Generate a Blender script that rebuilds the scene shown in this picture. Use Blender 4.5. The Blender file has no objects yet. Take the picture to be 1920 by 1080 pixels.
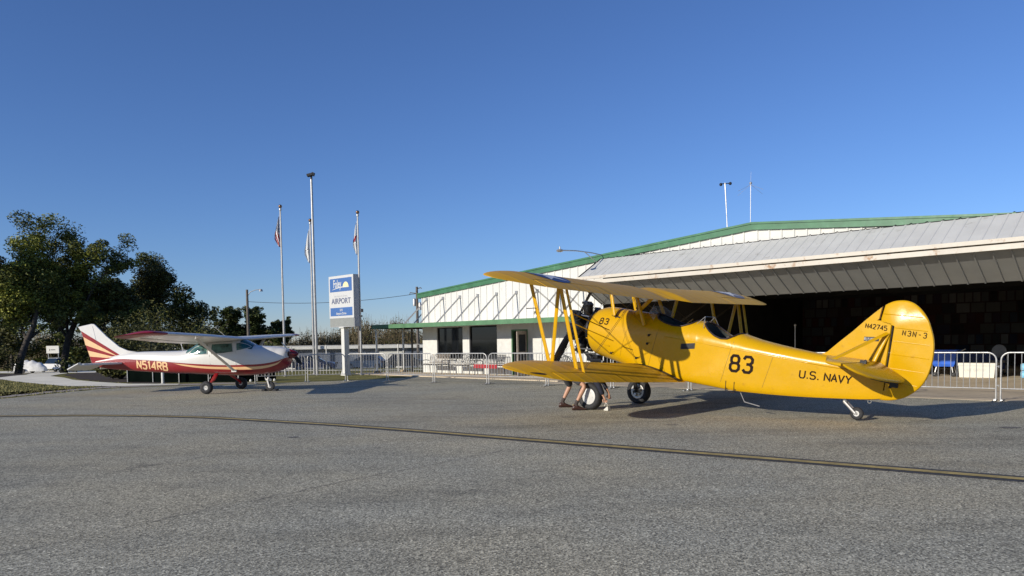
import bpy, bmesh, math, random
from mathutils import Vector, Matrix, Euler, noise

S = bpy.context.scene
COL = S.collection
R = math.radians
PI = math.pi

# ------------------------------------------------------------------ camera
CAM_H = 1.5373
PITCH, ROLL = -0.0479466, 0.0156594
cam_d = bpy.data.cameras.new('camera')
cam = bpy.data.objects.new('camera', cam_d)
COL.objects.link(cam)
_c, _s, _cp, _sp = math.cos(ROLL), math.sin(ROLL), math.cos(PITCH), math.sin(PITCH)
_right = Vector((_c, _s*_sp, -_s*_cp)); _up = Vector((_s, -_c*_sp, _c*_cp)); _fwd = Vector((0, _cp, _sp))
M = Matrix((_right, _up, -_fwd)).transposed().to_4x4()
M.translation = Vector((0, 0, CAM_H))
cam.matrix_world = M
cam_d.sensor_width = 36.0
cam_d.lens = 1400.97/1920*36
cam_d.shift_y = (705.38-540)/1920
cam_d.clip_start = 0.1
cam_d.clip_end = 3000
S.camera = cam

# ------------------------------------------------------------------ sky, sun, exposure
SUN_EL, SUN_AZ = R(18.8), R(38.5)            # shadows run towards azimuth SUN_AZ (from +X to +Y)
TO_SUN = Vector((-math.cos(SUN_AZ)*math.cos(SUN_EL), -math.sin(SUN_AZ)*math.cos(SUN_EL), math.sin(SUN_EL)))
W = bpy.data.worlds.new('World'); S.world = W; W.use_nodes = True
nt = W.node_tree
for n in list(nt.nodes): nt.nodes.remove(n)
sky = nt.nodes.new('ShaderNodeTexSky'); sky.sky_type = 'NISHITA'; sky.sun_disc = False
sky.sun_elevation = SUN_EL
sky.sun_rotation = math.atan2(TO_SUN.x, TO_SUN.y)
sky.air_density = 1.0; sky.dust_density = 0.0; sky.ozone_density = 6.0; sky.altitude = 0
bg = nt.nodes.new('ShaderNodeBackground'); bg.inputs['Strength'].default_value = 0.088
wo = nt.nodes.new('ShaderNodeOutputWorld')
tn = nt.nodes.new('ShaderNodeMix'); tn.data_type = 'RGBA'; tn.blend_type = 'MULTIPLY'; tn.inputs[0].default_value = 1.0; tn.inputs[7].default_value = (0.99, 0.99, 1.20, 1)
nt.links.new(sky.outputs[0], tn.inputs[6]); nt.links.new(tn.outputs[2], bg.inputs[0]); nt.links.new(bg.outputs[0], wo.inputs[0])
sd = bpy.data.lights.new('sun', 'SUN'); sd.energy = 4.0; sd.angle = R(0.5); sd.color = (1.0, 0.93, 0.82)
sun = bpy.data.objects.new('sun', sd); COL.objects.link(sun)
sun.rotation_euler = (-TO_SUN).to_track_quat('-Z', 'Y').to_euler()
sun.location = (-20, -20, 30)
S.view_settings.view_transform = 'Standard'; S.view_settings.look = 'None'
S.view_settings.gamma = 1.0; S.view_settings.exposure = 0.24
S.render.engine = 'CYCLES'
S.cycles.max_bounces = 6

# ------------------------------------------------------------------ materials
def _nodes(name):
    m = bpy.data.materials.new(name); m.use_nodes = True
    return m, m.node_tree, m.node_tree.nodes['Principled BSDF']
def mix_rgb(t, fac, a, b, blend='MIX'):
    n = t.nodes.new('ShaderNodeMix'); n.data_type = 'RGBA'; n.blend_type = blend
    for i, v in ((0, fac), (6, a), (7, b)):
        if hasattr(v, 'is_output') or hasattr(v, 'links'): t.links.new(v, n.inputs[i])
        elif v is not None: n.inputs[i].default_value = v if i == 0 else (tuple(v)+(1,))[:4]
    return n.outputs[2]
def mathn(t, op, a, b=None, c=None, clamp=False):
    n = t.nodes.new('ShaderNodeMath'); n.operation = op; n.use_clamp = clamp
    for i, v in enumerate((a, b, c)):
        if v is None: continue
        if hasattr(v, 'links'): t.links.new(v, n.inputs[i])
        else: n.inputs[i].default_value = v
    return n.outputs[0]
def tex_coord(t, kind='Object'):
    n = t.nodes.new('ShaderNodeTexCoord'); return n.outputs[kind]
def noise_n(t, vec, scale, detail=4, rough=0.55, out=0):
    n = t.nodes.new('ShaderNodeTexNoise'); n.inputs['Scale'].default_value = scale
    n.inputs['Detail'].default_value = detail; n.inputs['Roughness'].default_value = rough
    t.links.new(vec, n.inputs['Vector']); return n.outputs[out]
def ramp(t, fac, stops):
    n = t.nodes.new('ShaderNodeValToRGB'); t.links.new(fac, n.inputs[0])
    e = n.color_ramp.elements
    while len(e) < len(stops): e.new(0.5)
    for k, (p, c) in enumerate(stops):
        e[k].position = p; e[k].color = (tuple(c)+(1,))[:4] if hasattr(c, '__len__') else (c, c, c, 1)
    return n.outputs[0]
def mapping(t, vec, scale=(1, 1, 1), rot=(0, 0, 0)):
    n = t.nodes.new('ShaderNodeMapping'); n.inputs['Scale'].default_value = scale; n.inputs['Rotation'].default_value = rot
    t.links.new(vec, n.inputs['Vector']); return n.outputs[0]
def bump(t, b, height, strength=0.3, dist=0.02):
    n = t.nodes.new('ShaderNodeBump'); n.inputs['Strength'].default_value = strength; n.inputs['Distance'].default_value = dist
    t.links.new(height, n.inputs['Height']); t.links.new(n.outputs[0], b.inputs['Normal'])
def mat(name, col, rough=0.5, metal=0.0, var=0.12, scale=6.0, coat=0.0, bmp=0.0, bscale=40, spec=None, dirt=None, kind='Object'):
    m, t, b = _nodes(name)
    v = tex_coord(t, kind)
    f = noise_n(t, v, scale, 5)
    lo = tuple(c*(1-var) for c in col); hi = tuple(min(1, c*(1+var)) for c in col)
    c = ramp(t, f, ((0.3, lo), (0.7, hi)))
    if dirt:
        g = noise_n(t, v, dirt[1], 7, 0.7)
        c = mix_rgb(t, ramp(t, g, ((dirt[2], 0.0), (dirt[2]+0.12, 1.0))), c, dirt[0])
    t.links.new(c, b.inputs['Base Color'])
    r = ramp(t, noise_n(t, v, scale*2.3, 4), ((0.25, max(0.02, rough*0.8)), (0.75, min(1, rough*1.2))))
    t.links.new(r, b.inputs['Roughness'])
    b.inputs['Metallic'].default_value = metal
    b.inputs['Coat Weight'].default_value = coat; b.inputs['Coat Roughness'].default_value = 0.08
    if spec is not None: b.inputs['Specular IOR Level'].default_value = spec
    if bmp: bump(t, b, noise_n(t, v, bscale, 4), bmp, 0.01)
    return m

MT = {}
def asphalt():
    m, t, b = _nodes('asphalt')
    v = tex_coord(t)
    agg = noise_n(t, v, 105, 2, 0.85); big = noise_n(t, v, 0.16, 5, 0.6)
    vor = t.nodes.new('ShaderNodeTexVoronoi'); vor.inputs['Scale'].default_value = 72; t.links.new(v, vor.inputs['Vector'])
    stone = ramp(t, vor.outputs['Color'], ((0.22, 0.02), (0.55, 0.30), (0.80, 0.52), (0.95, 1.0)))
    base = mix_rgb(t, 0.62, ramp(t, agg, ((0.36, 0.06), (0.62, 0.62))), stone)
    streak = noise_n(t, mapping(t, v, (0.35, 1.6, 1), (0, 0, R(24))), 0.9, 6, 0.62)
    tone = ramp(t, mathn(t, 'ADD', mathn(t, 'MULTIPLY', big, 0.5), mathn(t, 'MULTIPLY', streak, 0.5)), ((0.36, 0.78), (0.48, 1.08), (0.64, 1.28)))
    spots = ramp(t, noise_n(t, v, 0.9, 6, 0.62), ((0.60, 1.0), (0.72, 0.72)))
    tone = mix_rgb(t, 1.0, tone, spots, 'MULTIPLY')
    c = mix_rgb(t, 1.0, base, tone, 'MULTIPLY')
    warm = ramp(t, noise_n(t, v, 0.33, 3), ((0.4, (1.05, 0.98, 0.73)), (0.62, (1.12, 1.0, 0.69))))
    c = mix_rgb(t, 1.0, c, warm, 'MULTIPLY')
    t.links.new(c, b.inputs['Base Color'])
    b.inputs['Roughness'].default_value = 0.86
    b.inputs['Specular IOR Level'].default_value = 0.3
    bump(t, b, mathn(t, 'ADD', agg, vor.outputs['Distance']), 0.4, 0.005)
    return m
MT['asphalt'] = asphalt()
def grass_mat():
    m, t, b = _nodes('grass_blades')
    v = tex_coord(t)
    f = noise_n(t, v, 0.6, 7, 0.7); g = noise_n(t, mapping(t, v, (1, 2.5, 1)), 9, 5, 0.7)
    k = mathn(t, 'ADD', mathn(t, 'MULTIPLY', f, 0.55), mathn(t, 'MULTIPLY', g, 0.45))
    c = ramp(t, k, ((0.34, (0.09, 0.085, 0.028)), (0.47, (0.18, 0.165, 0.05)), (0.58, (0.27, 0.24, 0.085)), (0.70, (0.38, 0.32, 0.16))))
    t.links.new(c, b.inputs['Base Color']); b.inputs['Roughness'].default_value = 0.95; b.inputs['Specular IOR Level'].default_value = 0.1
    bump(t, b, noise_n(t, v, 24, 5, 0.8), 0.8, 0.05)
    return m
MT['grass'] = grass_mat()
MT['mulch'] = mat('pine_straw', (0.045, 0.03, 0.018), 0.95, var=0.5, scale=3, bmp=0.6, bscale=12)
MT['gravel'] = mat('edge_gravel', (0.34, 0.29, 0.23), 0.95, var=0.5, scale=14, bmp=0.8, bscale=30)
MT['concrete'] = mat('concrete_slab', (0.56, 0.46, 0.32), 0.85, var=0.14, scale=0.8, bmp=0.15, bscale=60, dirt=((0.2, 0.17, 0.13), 1.5, 0.58))
MT['path'] = mat('path_concrete', (0.85, 0.78, 0.60), 0.88, var=0.15, scale=0.7, dirt=((0.25, 0.24, 0.2), 1.2, 0.6))
MT['line_y'] = mat('taxi_line_paint', (0.40, 0.30, 0.10), 0.8, var=0.28, scale=5, dirt=((0.12, 0.11, 0.09), 22, 0.56))
MT['line_k'] = mat('black_border_paint', (0.045, 0.045, 0.047), 0.8, var=0.4, scale=10, dirt=((0.12, 0.12, 0.12), 25, 0.6))
MT['crack'] = mat('crack_dark', (0.14, 0.13, 0.11), 0.95, var=0.5, scale=30)
MT['yellow'] = mat('yellow_aircraft_paint', (0.59, 0.325, 0.0015), 0.27, var=0.05, scale=2.2, coat=0.06, spec=0.30, dirt=((0.42, 0.215, 0.006), 4.5, 0.62), bmp=0.40, bscale=4.5)
def fabric_yellow():
    m, t, b = _nodes('yellow_wing_fabric')
    v = tex_coord(t)
    sx = t.nodes.new('ShaderNodeSeparateXYZ'); t.links.new(v, sx.inputs[0])
    w = mathn(t, 'SINE', mathn(t, 'MULTIPLY', sx.outputs[1], 2*PI/0.30))
    rib = mathn(t, 'POWER', mathn(t, 'MULTIPLY_ADD', w, 0.5, 0.5), 8.0)
    base = ramp(t, noise_n(t, v, 1.6, 5), ((0.3, (0.54, 0.285, 0.004)), (0.7, (0.63, 0.335, 0.005))))
    c = mix_rgb(t, mathn(t, 'MULTIPLY', rib, 0.22), base, (0.70, 0.42, 0.05))
    t.links.new(c, b.inputs['Base Color'])
    b.inputs['Roughness'].default_value = 0.42; b.inputs['Specular IOR Level'].default_value = 0.22
    bump(t, b, rib, 0.35, 0.012)
    return m
MT['fabric'] = fabric_yellow()
MT['black_eng'] = mat('engine_black', (0.018, 0.018, 0.019), 0.35, metal=0.3, var=0.5, scale=20)
MT['steel'] = mat('bare_steel', (0.42, 0.42, 0.42), 0.3, metal=0.9, scale=15)
MT['dark'] = mat('near_black', (0.012, 0.012, 0.014), 0.6, scale=10)
MT['prop'] = mat('propeller_black', (0.012, 0.012, 0.013), 0.28, coat=0.3)
MT['marking'] = mat('marking_dark', (0.022, 0.013, 0.010), 0.85, spec=0.1)
MT['tyre'] = mat('tyre_rubber', (0.022, 0.022, 0.023), 0.75, var=0.3, scale=25, bmp=0.2)
MT['hub_w'] = mat('white_wheel_cover', (0.62, 0.61, 0.57), 0.45, dirt=((0.35, 0.33, 0.3), 14, 0.6))
MT['leather'] = mat('cockpit_leather', (0.03, 0.018, 0.014), 0.5)
MT['cockpit'] = mat('cockpit_interior', (0.02, 0.024, 0.02), 0.8)
MT['blue_in'] = mat('insignia_blue', (0.02, 0.035, 0.12), 0.4)
MT['white_in'] = mat('insignia_white', (0.6, 0.6, 0.62), 0.4)
MT['red_in'] = mat('insignia_red', (0.4, 0.02, 0.02), 0.4)
MT['wire'] = mat('bracing_wire', (0.10, 0.085, 0.06), 0.4, metal=0.6)
MT['glass'] = mat('dark_window_glass', (0.006, 0.007, 0.008), 0.05, var=0.3, scale=1.5, spec=0.5)
MT['teal_glass'] = mat('tinted_windshield', (0.012, 0.085, 0.085), 0.06, var=0.15, scale=2, spec=0.6)
MT['green_glass'] = mat('green_cabin_glass', (0.06, 0.13, 0.11), 0.07, var=0.8, scale=6, spec=0.7)
MT['white_p'] = mat('white_aircraft_paint', (0.70, 0.68, 0.63), 0.35, var=0.03, coat=0.08, spec=0.35, scale=3)
MT['red_p'] = mat('red_aircraft_paint', (0.27, 0.008, 0.014), 0.35, var=0.07, coat=0.08, spec=0.3, scale=3)
MT['peach_p'] = mat('peach_stripe_paint', (0.83, 0.53, 0.26), 0.35, var=0.04)
MT['maroon_p'] = mat('dark_red_spinner', (0.14, 0.008, 0.012), 0.25, coat=0.4)
MT['galv'] = mat('galvanised_steel', (0.50, 0.49, 0.46), 0.42, metal=0.55, var=0.2, scale=12)
MT['alu'] = mat('pole_aluminium', (0.40, 0.39, 0.37), 0.38, metal=0.5, var=0.12, scale=8)
MT['ball'] = mat('bronze_ball', (0.25, 0.15, 0.09), 0.3, metal=0.8)
MT['green_trim'] = mat('green_fascia', (0.10, 0.215, 0.105), 0.45, var=0.18, scale=2.5, dirt=((0.22, 0.33, 0.24), 6, 0.64))
MT['roof_green'] = mat('dark_green_roof_trim', (0.05, 0.16, 0.075), 0.45, var=0.2, scale=2.5, dirt=((0.16, 0.27, 0.18), 5, 0.62))
MT['white_w'] = mat('white_wall_paint', (0.64, 0.63, 0.575), 0.6, var=0.05, scale=1.1, dirt=((0.5, 0.47, 0.39), 2.2, 0.60))
MT['block'] = mat('painted_block_wall', (0.62, 0.615, 0.57), 0.75, var=0.08, scale=5, bmp=0.3, bscale=18)
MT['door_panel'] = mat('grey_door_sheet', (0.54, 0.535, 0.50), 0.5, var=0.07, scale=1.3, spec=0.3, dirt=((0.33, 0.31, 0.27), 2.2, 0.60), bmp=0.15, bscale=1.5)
MT['rust_beam'] = mat('white_beam_with_rust', (0.58, 0.53, 0.44), 0.55, var=0.06, scale=1.5, dirt=((0.34, 0.19, 0.09), 2.6, 0.57))
MT['soffit'] = mat('dark_door_sheet', (0.27, 0.27, 0.25), 0.6, var=0.07, scale=1.4)  # outer sheet of the lower door leaf, darker than the upper one
MT['roof'] = mat('roof_sheet', (0.45, 0.46, 0.45), 0.5, metal=0.2)
MT['hang_dark'] = mat('hangar_interior_wall', (0.02, 0.019, 0.017), 0.9, var=0.4, scale=0.6)  # gloom of the interior is put into the near-black wall colour
MT['bark'] = mat('bark', (0.05, 0.04, 0.03), 0.9, var=0.35, scale=5, bmp=0.5, bscale=15)
MT['wood_pole'] = mat('weathered_pole_wood', (0.13, 0.11, 0.09), 0.85, var=0.25, scale=6)
MT['skin'] = mat('skin', (0.50, 0.27, 0.17), 0.5, var=0.08, scale=12)
MT['shoe'] = mat('brown_leather_shoe', (0.045, 0.018, 0.012), 0.4, var=0.25, scale=20)
MT['sock'] = mat('grey_brown_sock', (0.06, 0.045, 0.04), 0.95)
MT['navy'] = mat('navy_cloth', (0.014, 0.016, 0.03), 0.9, var=0.3, scale=8)
MT['grey_cl'] = mat('grey_shorts_cloth', (0.05, 0.052, 0.058), 0.9)
MT['hair'] = mat('brown_hair', (0.04, 0.025, 0.015), 0.7)
MT['sign_blue'] = mat('sign_blue', (0.065, 0.15, 0.37), 0.4, var=0.03)
MT['sign_white'] = mat('sign_white', (0.58, 0.58, 0.56), 0.45, var=0.03)
MT['sign_grey'] = mat('sign_grey_panel', (0.27, 0.28, 0.26), 0.5, var=0.05)
MT['sign_edge'] = mat('sign_cabinet_metal', (0.42, 0.42, 0.42), 0.5, var=0.05)
MT['sign_text'] = mat('sign_lettering', (0.10, 0.12, 0.2), 0.5)
MT['sign_pale'] = mat('sign_pale_text', (0.45, 0.46, 0.48), 0.5)
MT['sun_yellow'] = mat('pale_sun_yellow', (0.80, 0.74, 0.38), 0.5)
MT['bench'] = mat('dark_bench_metal', (0.03, 0.03, 0.032), 0.5)
MT['cushion'] = mat('cream_cushion', (0.68, 0.64, 0.55), 0.9, var=0.2, scale=9)
MT['bench_wood'] = mat('grey_wood_slats', (0.27, 0.23, 0.19), 0.8, var=0.25, scale=12)
MT['red_seat'] = mat('red_seat_paint', (0.35, 0.02, 0.025), 0.5)
MT['blue_pl'] = mat('blue_plastic', (0.03, 0.12, 0.55), 0.35, var=0.2, scale=4)
MT['navy_pl'] = mat('dark_blue_plastic', (0.008, 0.02, 0.10), 0.4)
MT['cooler'] = mat('white_cooler_plastic', (0.64, 0.615, 0.54), 0.5, var=0.05)
MT['grey_seat'] = mat('grey_chair_fabric', (0.24, 0.24, 0.24), 0.9)
MT['bottle'] = mat('pale_blue_wrap', (0.25, 0.55, 0.75), 0.25, var=0.3, scale=20)
MT['orange_wood'] = mat('weathered_post_base', (0.32, 0.24, 0.13), 0.85)
MT['car_white'] = mat('white_car_paint', (0.68, 0.67, 0.64), 0.3, coat=0.4, var=0.03)
MT['car_blue'] = mat('blue_car_paint', (0.05, 0.09, 0.2), 0.3, coat=0.4)
MT['car_silver'] = mat('silver_car_paint', (0.35, 0.37, 0.4), 0.3, metal=0.5, coat=0.3)
MT['car_dark'] = mat('dark_car_paint', (0.02, 0.025, 0.035), 0.3, coat=0.4)
MT['tail_light'] = mat('red_lamp_lens', (0.35, 0.01, 0.01), 0.2)
MT['tarp'] = mat('white_tarp', (0.72, 0.70, 0.64), 0.75, var=0.15, scale=3, bmp=0.8, bscale=2.5)
MT['screen'] = mat('shaded_green_windscreen', (0.003, 0.005, 0.004), 0.95, var=0.3, scale=1.5, spec=0.0)  # green cloth, with its shade put into the near-black colour
MT['far_wall'] = mat('shaded_blue_grey_wall', (0.10, 0.12, 0.16), 0.6, var=0.15, scale=0.7)  # shade on the far walls is put into this dark blue-grey
def leaf(name, a, b_, trans=0.25):
    m, t, b = _nodes(name)
    oi = t.nodes.new('ShaderNodeNewGeometry')
    c = ramp(t, oi.outputs['Random Per Island'], ((0.1, a), (0.9, b_)))
    t.links.new(c, b.inputs['Base Color']); b.inputs['Roughness'].default_value = 0.6; b.inputs['Specular IOR Level'].default_value = 0.25
    return m
MT['leaf_oak'] = leaf('oak_leaves', (0.04, 0.052, 0.012), (0.15, 0.162, 0.036))
MT['leaf_dark'] = leaf('dark_evergreen_leaves', (0.025, 0.030, 0.008), (0.10, 0.098, 0.022))
MT['leaf_new'] = leaf('yellow_green_new_leaves', (0.13, 0.15, 0.02), (0.29, 0.29, 0.05))
MT['leaf_pine'] = leaf('pine_needles', (0.02, 0.035, 0.010), (0.07, 0.085, 0.02))
MT['leaf_brown'] = leaf('bare_twigs_and_buds', (0.075, 0.06, 0.03), (0.19, 0.145, 0.075))
MT['leaf_olive'] = leaf('olive_brush', (0.035, 0.04, 0.016), (0.10, 0.095, 0.04))
MT['leaf_grass'] = leaf('grass_tufts', (0.12, 0.12, 0.035), (0.32, 0.28, 0.11))

# ------------------------------------------------------------------ mesh helpers
def frame(d, up=Vector((0, 0, 1))):
    d = Vector(d).normalized()
    if abs(d.dot(up)) > 0.98: up = Vector((1, 0, 0))
    a = d.cross(up).normalized(); b = a.cross(d).normalized()
    return d, a, b
class MB:
    def __init__(s): s.v = []; s.f = []; s.m = []; s.cur = 0
    def add(s, vs, fs):
        o = len(s.v); s.v += [tuple(v) for v in vs]; s.f += [tuple(i+o for i in f) for f in fs]; s.m += [s.cur]*len(fs); return s
    def box(s, c, d, rot=None, ):
        hx, hy, hz = d[0]/2, d[1]/2, d[2]/2
        vs = [Vector((x*hx, y*hy, z*hz)) for x in (-1, 1) for y in (-1, 1) for z in (-1, 1)]
        if rot is not None: vs = [rot @ v for v in vs]
        vs = [v+Vector(c) for v in vs]
        return s.add(vs, [(0, 1, 3, 2), (4, 6, 7, 5), (0, 4, 5, 1), (2, 3, 7, 6), (0, 2, 6, 4), (1, 5, 7, 3)])
    def tube(s, p0, p1, r0, r1=None, n=8, caps=True):
        return s.path([p0, p1], [r0, r0 if r1 is None else r1], n, caps)
    def path(s, pts, r, n=8, caps=True, closed=False):
        pts = [Vector(p) for p in pts]; k = len(pts)
        rr = r if hasattr(r, '__len__') else [r]*k
        vs = []; prev = None
        for i, p in enumerate(pts):
            if closed: d = pts[(i+1) % k]-pts[i-1]
            else: d = pts[min(i+1, k-1)]-pts[max(i-1, 0)]
            d = d.normalized()
            if prev is None: _, a, b = frame(d)
            else:
                a = (prev - d*prev.dot(d)).normalized(); b = a.cross(d)
            prev = a
            for j in range(n):
                t = 2*PI*j/n; vs.append(p+(a*math.cos(t)+b*math.sin(t))*rr[i])
        fs = []
        for i in range(k if closed else k-1):
            i2 = (i+1) % k
            for j in range(n): fs.append((i*n+j, i*n+(j+1) % n, i2*n+(j+1) % n, i2*n+j))
        if caps and not closed:
            fs.append(tuple(range(n-1, -1, -1))); fs.append(tuple((k-1)*n+j for j in range(n)))
        return s.add(vs, fs)
    def slab(s, p0, p1, w, t, wd):                      # streamlined strut: width w along wd, thickness t
        p0, p1 = Vector(p0), Vector(p1); d = (p1-p0).normalized()
        a = Vector(wd); a = (a-d*a.dot(d)).normalized(); b = d.cross(a)
        n = 10; vs = []
        for p in (p0, p1):
            for j in range(n):
                u = 2*PI*j/n; vs.append(p+a*(w/2*math.cos(u))+b*(t/2*math.sin(u)))
        fs = [(j, (j+1) % n, n+(j+1) % n, n+j) for j in range(n)]+[tuple(range(n-1, -1, -1)), tuple(range(n, 2*n))]
        return s.add(vs, fs)
    def lathe(s, prof, c, axis, n=24):
        d, a, b = frame(axis); c = Vector(c); vs = []
        for (r, h) in prof:
            for j in range(n):
                t = 2*PI*j/n; vs.append(c+d*h+(a*math.cos(t)+b*math.sin(t))*max(r, 1e-4))
        fs = []
        for i in range(len(prof)-1):
            for j in range(n): fs.append((i*n+j, i*n+(j+1) % n, (i+1)*n+(j+1) % n, (i+1)*n+j))
        return s.add(vs, fs)
    def loft(s, secs, closed=True, cap0=False, cap1=False):
        n = len(secs[0]); vs = [v for sec in secs for v in sec]; fs = []
        for i in range(len(secs)-1):
            for j in range(n if closed else n-1):
                fs.append((i*n+j, i*n+(j+1) % n, (i+1)*n+(j+1) % n, (i+1)*n+j))
        if cap0: fs.append(tuple(range(n-1, -1, -1)))
        if cap1: fs.append(tuple((len(secs)-1)*n+j for j in range(n)))
        return s.add(vs, fs)
    def plate(s, outline, fn, t, inset=0.0):            # 2-D outline -> solid of thickness t; fn(u,v,w)
        n = len(outline); cx = sum(p[0] for p in outline)/n; cy = sum(p[1] for p in outline)/n
        def ins(k): return [(p[0]+(cx-p[0])*k, p[1]+(cy-p[1])*k) for p in outline]
        if inset:
            secs = [[fn(u, v, -t/2) for u, v in ins(inset)], [fn(u, v, -t/4) for u, v in ins(inset*0.25)], [fn(u, v, 0) for u, v in outline],
                    [fn(u, v, t/4) for u, v in ins(inset*0.25)], [fn(u, v, t/2) for u, v in ins(inset)]]
        else:
            secs = [[fn(u, v, -t/2) for u, v in outline], [fn(u, v, t/2) for u, v in outline]]
        return s.loft(secs, True, True, True)
    def ball(s, c, r, n=12, sc=(1, 1, 1)):
        c = Vector(c); secs = []
        for i in range(n//2+1):
            th = PI*i/(n//2); secs.append([c+Vector((sc[0]*r*max(math.sin(th), .001)*math.cos(2*PI*j/n), sc[1]*r*max(math.sin(th), .001)*math.sin(2*PI*j/n), sc[2]*r*math.cos(th))) for j in range(n)])
        return s.loft(secs, True)
    def build(s, name, mats, parent=None, smooth=40, fix=True):
        me = bpy.data.meshes.new(name); me.from_pydata(s.v, [], s.f)
        if not isinstance(mats, (list, tuple)): mats = [mats]
        for m in mats: me.materials.append(MT[m] if isinstance(m, str) else m)
        if len(mats) > 1: me.polygons.foreach_set('material_index', s.m)
        me.update()
        if fix and len(s.f) < 60000:
            bm = bmesh.new(); bm.from_mesh(me); bmesh.ops.recalc_face_normals(bm, faces=bm.faces); bm.to_mesh(me); bm.free()
        if smooth:
            me.polygons.foreach_set('use_smooth', [True]*len(me.polygons)); me.set_sharp_from_angle(angle=R(smooth))
        o = bpy.data.objects.new(name, me); COL.objects.link(o)
        if parent is not None: o.parent = parent
        return o
def tag(o, label=None, cat=None, group=None, kind=None):
    for k, v in (('label', label), ('category', cat), ('group', group), ('kind', kind)):
        if v: o[k] = v
    return o
def thing(name, loc, label, cat, group=None, rotz=0.0, mtx=None):
    o = bpy.data.objects.new(name, None); COL.objects.link(o); o.empty_display_size = 0.3
    if mtx is not None: o.matrix_world = mtx
    else: o.location = loc; o.rotation_euler = (0, 0, rotz)
    return tag(o, label, cat, group)
def dup(root, loc=None, rotz=None, label=None, group=None, skip=()):
    c = root.copy(); COL.objects.link(c)
    if loc is not None: c.location = loc
    if rotz is not None: c.rotation_euler = (0, 0, rotz)
    if label: c['label'] = label
    if group: c['group'] = group
    def kids(a, b):
        for ch in list(a.children):
            if ch.name in COL.objects and ch is not b and ch.name.split('.')[0] not in skip:
                d = ch.copy(); COL.objects.link(d); d.parent = b; kids(ch, d)
    kids(root, c); return c
def lerp_tab(tab, x):
    for (x0, *a), (x1, *b) in zip(tab, tab[1:]):
        if (x0-x)*(x1-x) <= 0 and x0 != x1:
            u = (x-x0)/(x1-x0); return [p+(q-p)*u for p, q in zip(a, b)]
    return list(tab[0][1:]) if abs(x-tab[0][0]) < abs(x-tab[-1][0]) else list(tab[-1][1:])
def smooth_tab(tab, x):                                  # cosine-free Catmull-Rom through table
    n = len(tab)
    for i in range(n-1):
        x0, x1 = tab[i][0], tab[i+1][0]
        if (x0-x)*(x1-x) <= 0 and x0 != x1:
            u = (x-x0)/(x1-x0); out = []
            for k in range(1, len(tab[0])):
                y0, y1 = tab[i][k], tab[i+1][k]; h = x1-x0
                s0 = (tab[i+1][k]-tab[i-1][k])/(tab[i+1][0]-tab[i-1][0]) if i > 0 else (y1-y0)/h
                s1 = (tab[i+2][k]-tab[i][k])/(tab[i+2][0]-tab[i][0]) if i+2 < n else (y1-y0)/h
                out.append((2*u**3-3*u**2+1)*y0+(u**3-2*u**2+u)*h*s0+(-2*u**3+3*u**2)*y1+(u**3-u**2)*h*s1)
            return out
    return list(tab[0][1:]) if abs(x-tab[0][0]) < abs(x-tab[-1][0]) else list(tab[-1][1:])

# stroke lettering: octagonal glyphs drawn as mitred strips
_o8 = [(.25, 0), (.75, 0), (1, .2), (1, .38), (.78, .5), (.22, .5), (0, .38), (0, .2), (.25, 0)]
GL = {
 '8': [[(.25, 0), (.75, 0), (1, .15), (1, .38), (.8, .52), (.2, .52), (0, .38), (0, .15), (.25, 0)], [(.2, .52), (.06, .66), (.06, .85), (.25, 1), (.75, 1), (.94, .85), (.94, .66), (.8, .52)]],
 '3': [[(0, .82), (.22, 1), (.76, 1), (1, .85), (1, .66), (.75, .52), (.35, .52)], [(.75, .52), (1, .38), (1, .16), (.75, 0), (.24, 0), (0, .17)]],
 'U': [[(0, 1), (0, .2), (.22, 0), (.78, 0), (1, .2), (1, 1)]],
 'S': [[(1, .84), (.78, 1), (.22, 1), (0, .84), (0, .66), (.2, .52), (.8, .48), (1, .34), (1, .16), (.78, 0), (.22, 0), (0, .16)]],
 'N': [[(0, 0), (0, 1), (1, 0), (1, 1)]],
 'A': [[(0, 0), (.5, 1), (1, 0)], [(.2, .36), (.8, .36)]],
 'V': [[(0, 1), (.5, 0), (1, 1)]],
 'Y': [[(0, 1), (.5, .48), (1, 1)], [(.5, .48), (.5, 0)]],
 '4': [[(.78, 0), (.78, 1), (0, .3), (1, .3)]],
 '2': [[(0, .82), (.2, 1), (.8, 1), (1, .84), (1, .62), (0, .04), (1, 0.0)]],
 '7': [[(0, 1), (1, 1), (.4, 0)]],
 '5': [[(.95, 1), (.08, 1), (.04, .58), (.75, .58), (1, .42), (1, .16), (.76, 0), (.2, 0), (0, .14)]],
 '1': [[(.25, .8), (.55, 1), (.55, 0)]],
 '-': [[(.15, .5), (.85, .5)]],
 'R': [[(0, 0), (0, 1), (.78, 1), (1, .86), (1, .64), (.78, .5), (0, .5)], [(.5, .5), (1, 0)]],
 'B': [[(0, .52), (.78, .52), (.95, .64), (.95, .87), (.78, 1), (0, 1), (0, 0), (.8, 0), (1, .14), (1, .38), (.78, .52)]],
 'F': [[(0, 0), (0, 1), (1, 1)], [(0, .52), (.8, .52)]],
 'L': [[(0, 1), (0, 0), (1, 0)]],
 'E': [[(1, 1), (0, 1), (0, 0), (1, 0)], [(0, .52), (.8, .52)]],
 'I': [[(.5, 1), (.5, 0)]], 'H': [[(0, 0), (0, 1)], [(1, 0), (1, 1)], [(0, .5), (1, .5)]],
 'M': [[(0, 0), (0, 1), (.5, .3), (1, 1), (1, 0)]], 'P': [[(0, 0), (0, 1), (.78, 1), (1, .86), (1, .64), (.78, .5), (0, .5)]],
 '.': [[(.38, .06), (.62, .06)]], ' ': []}
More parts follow.
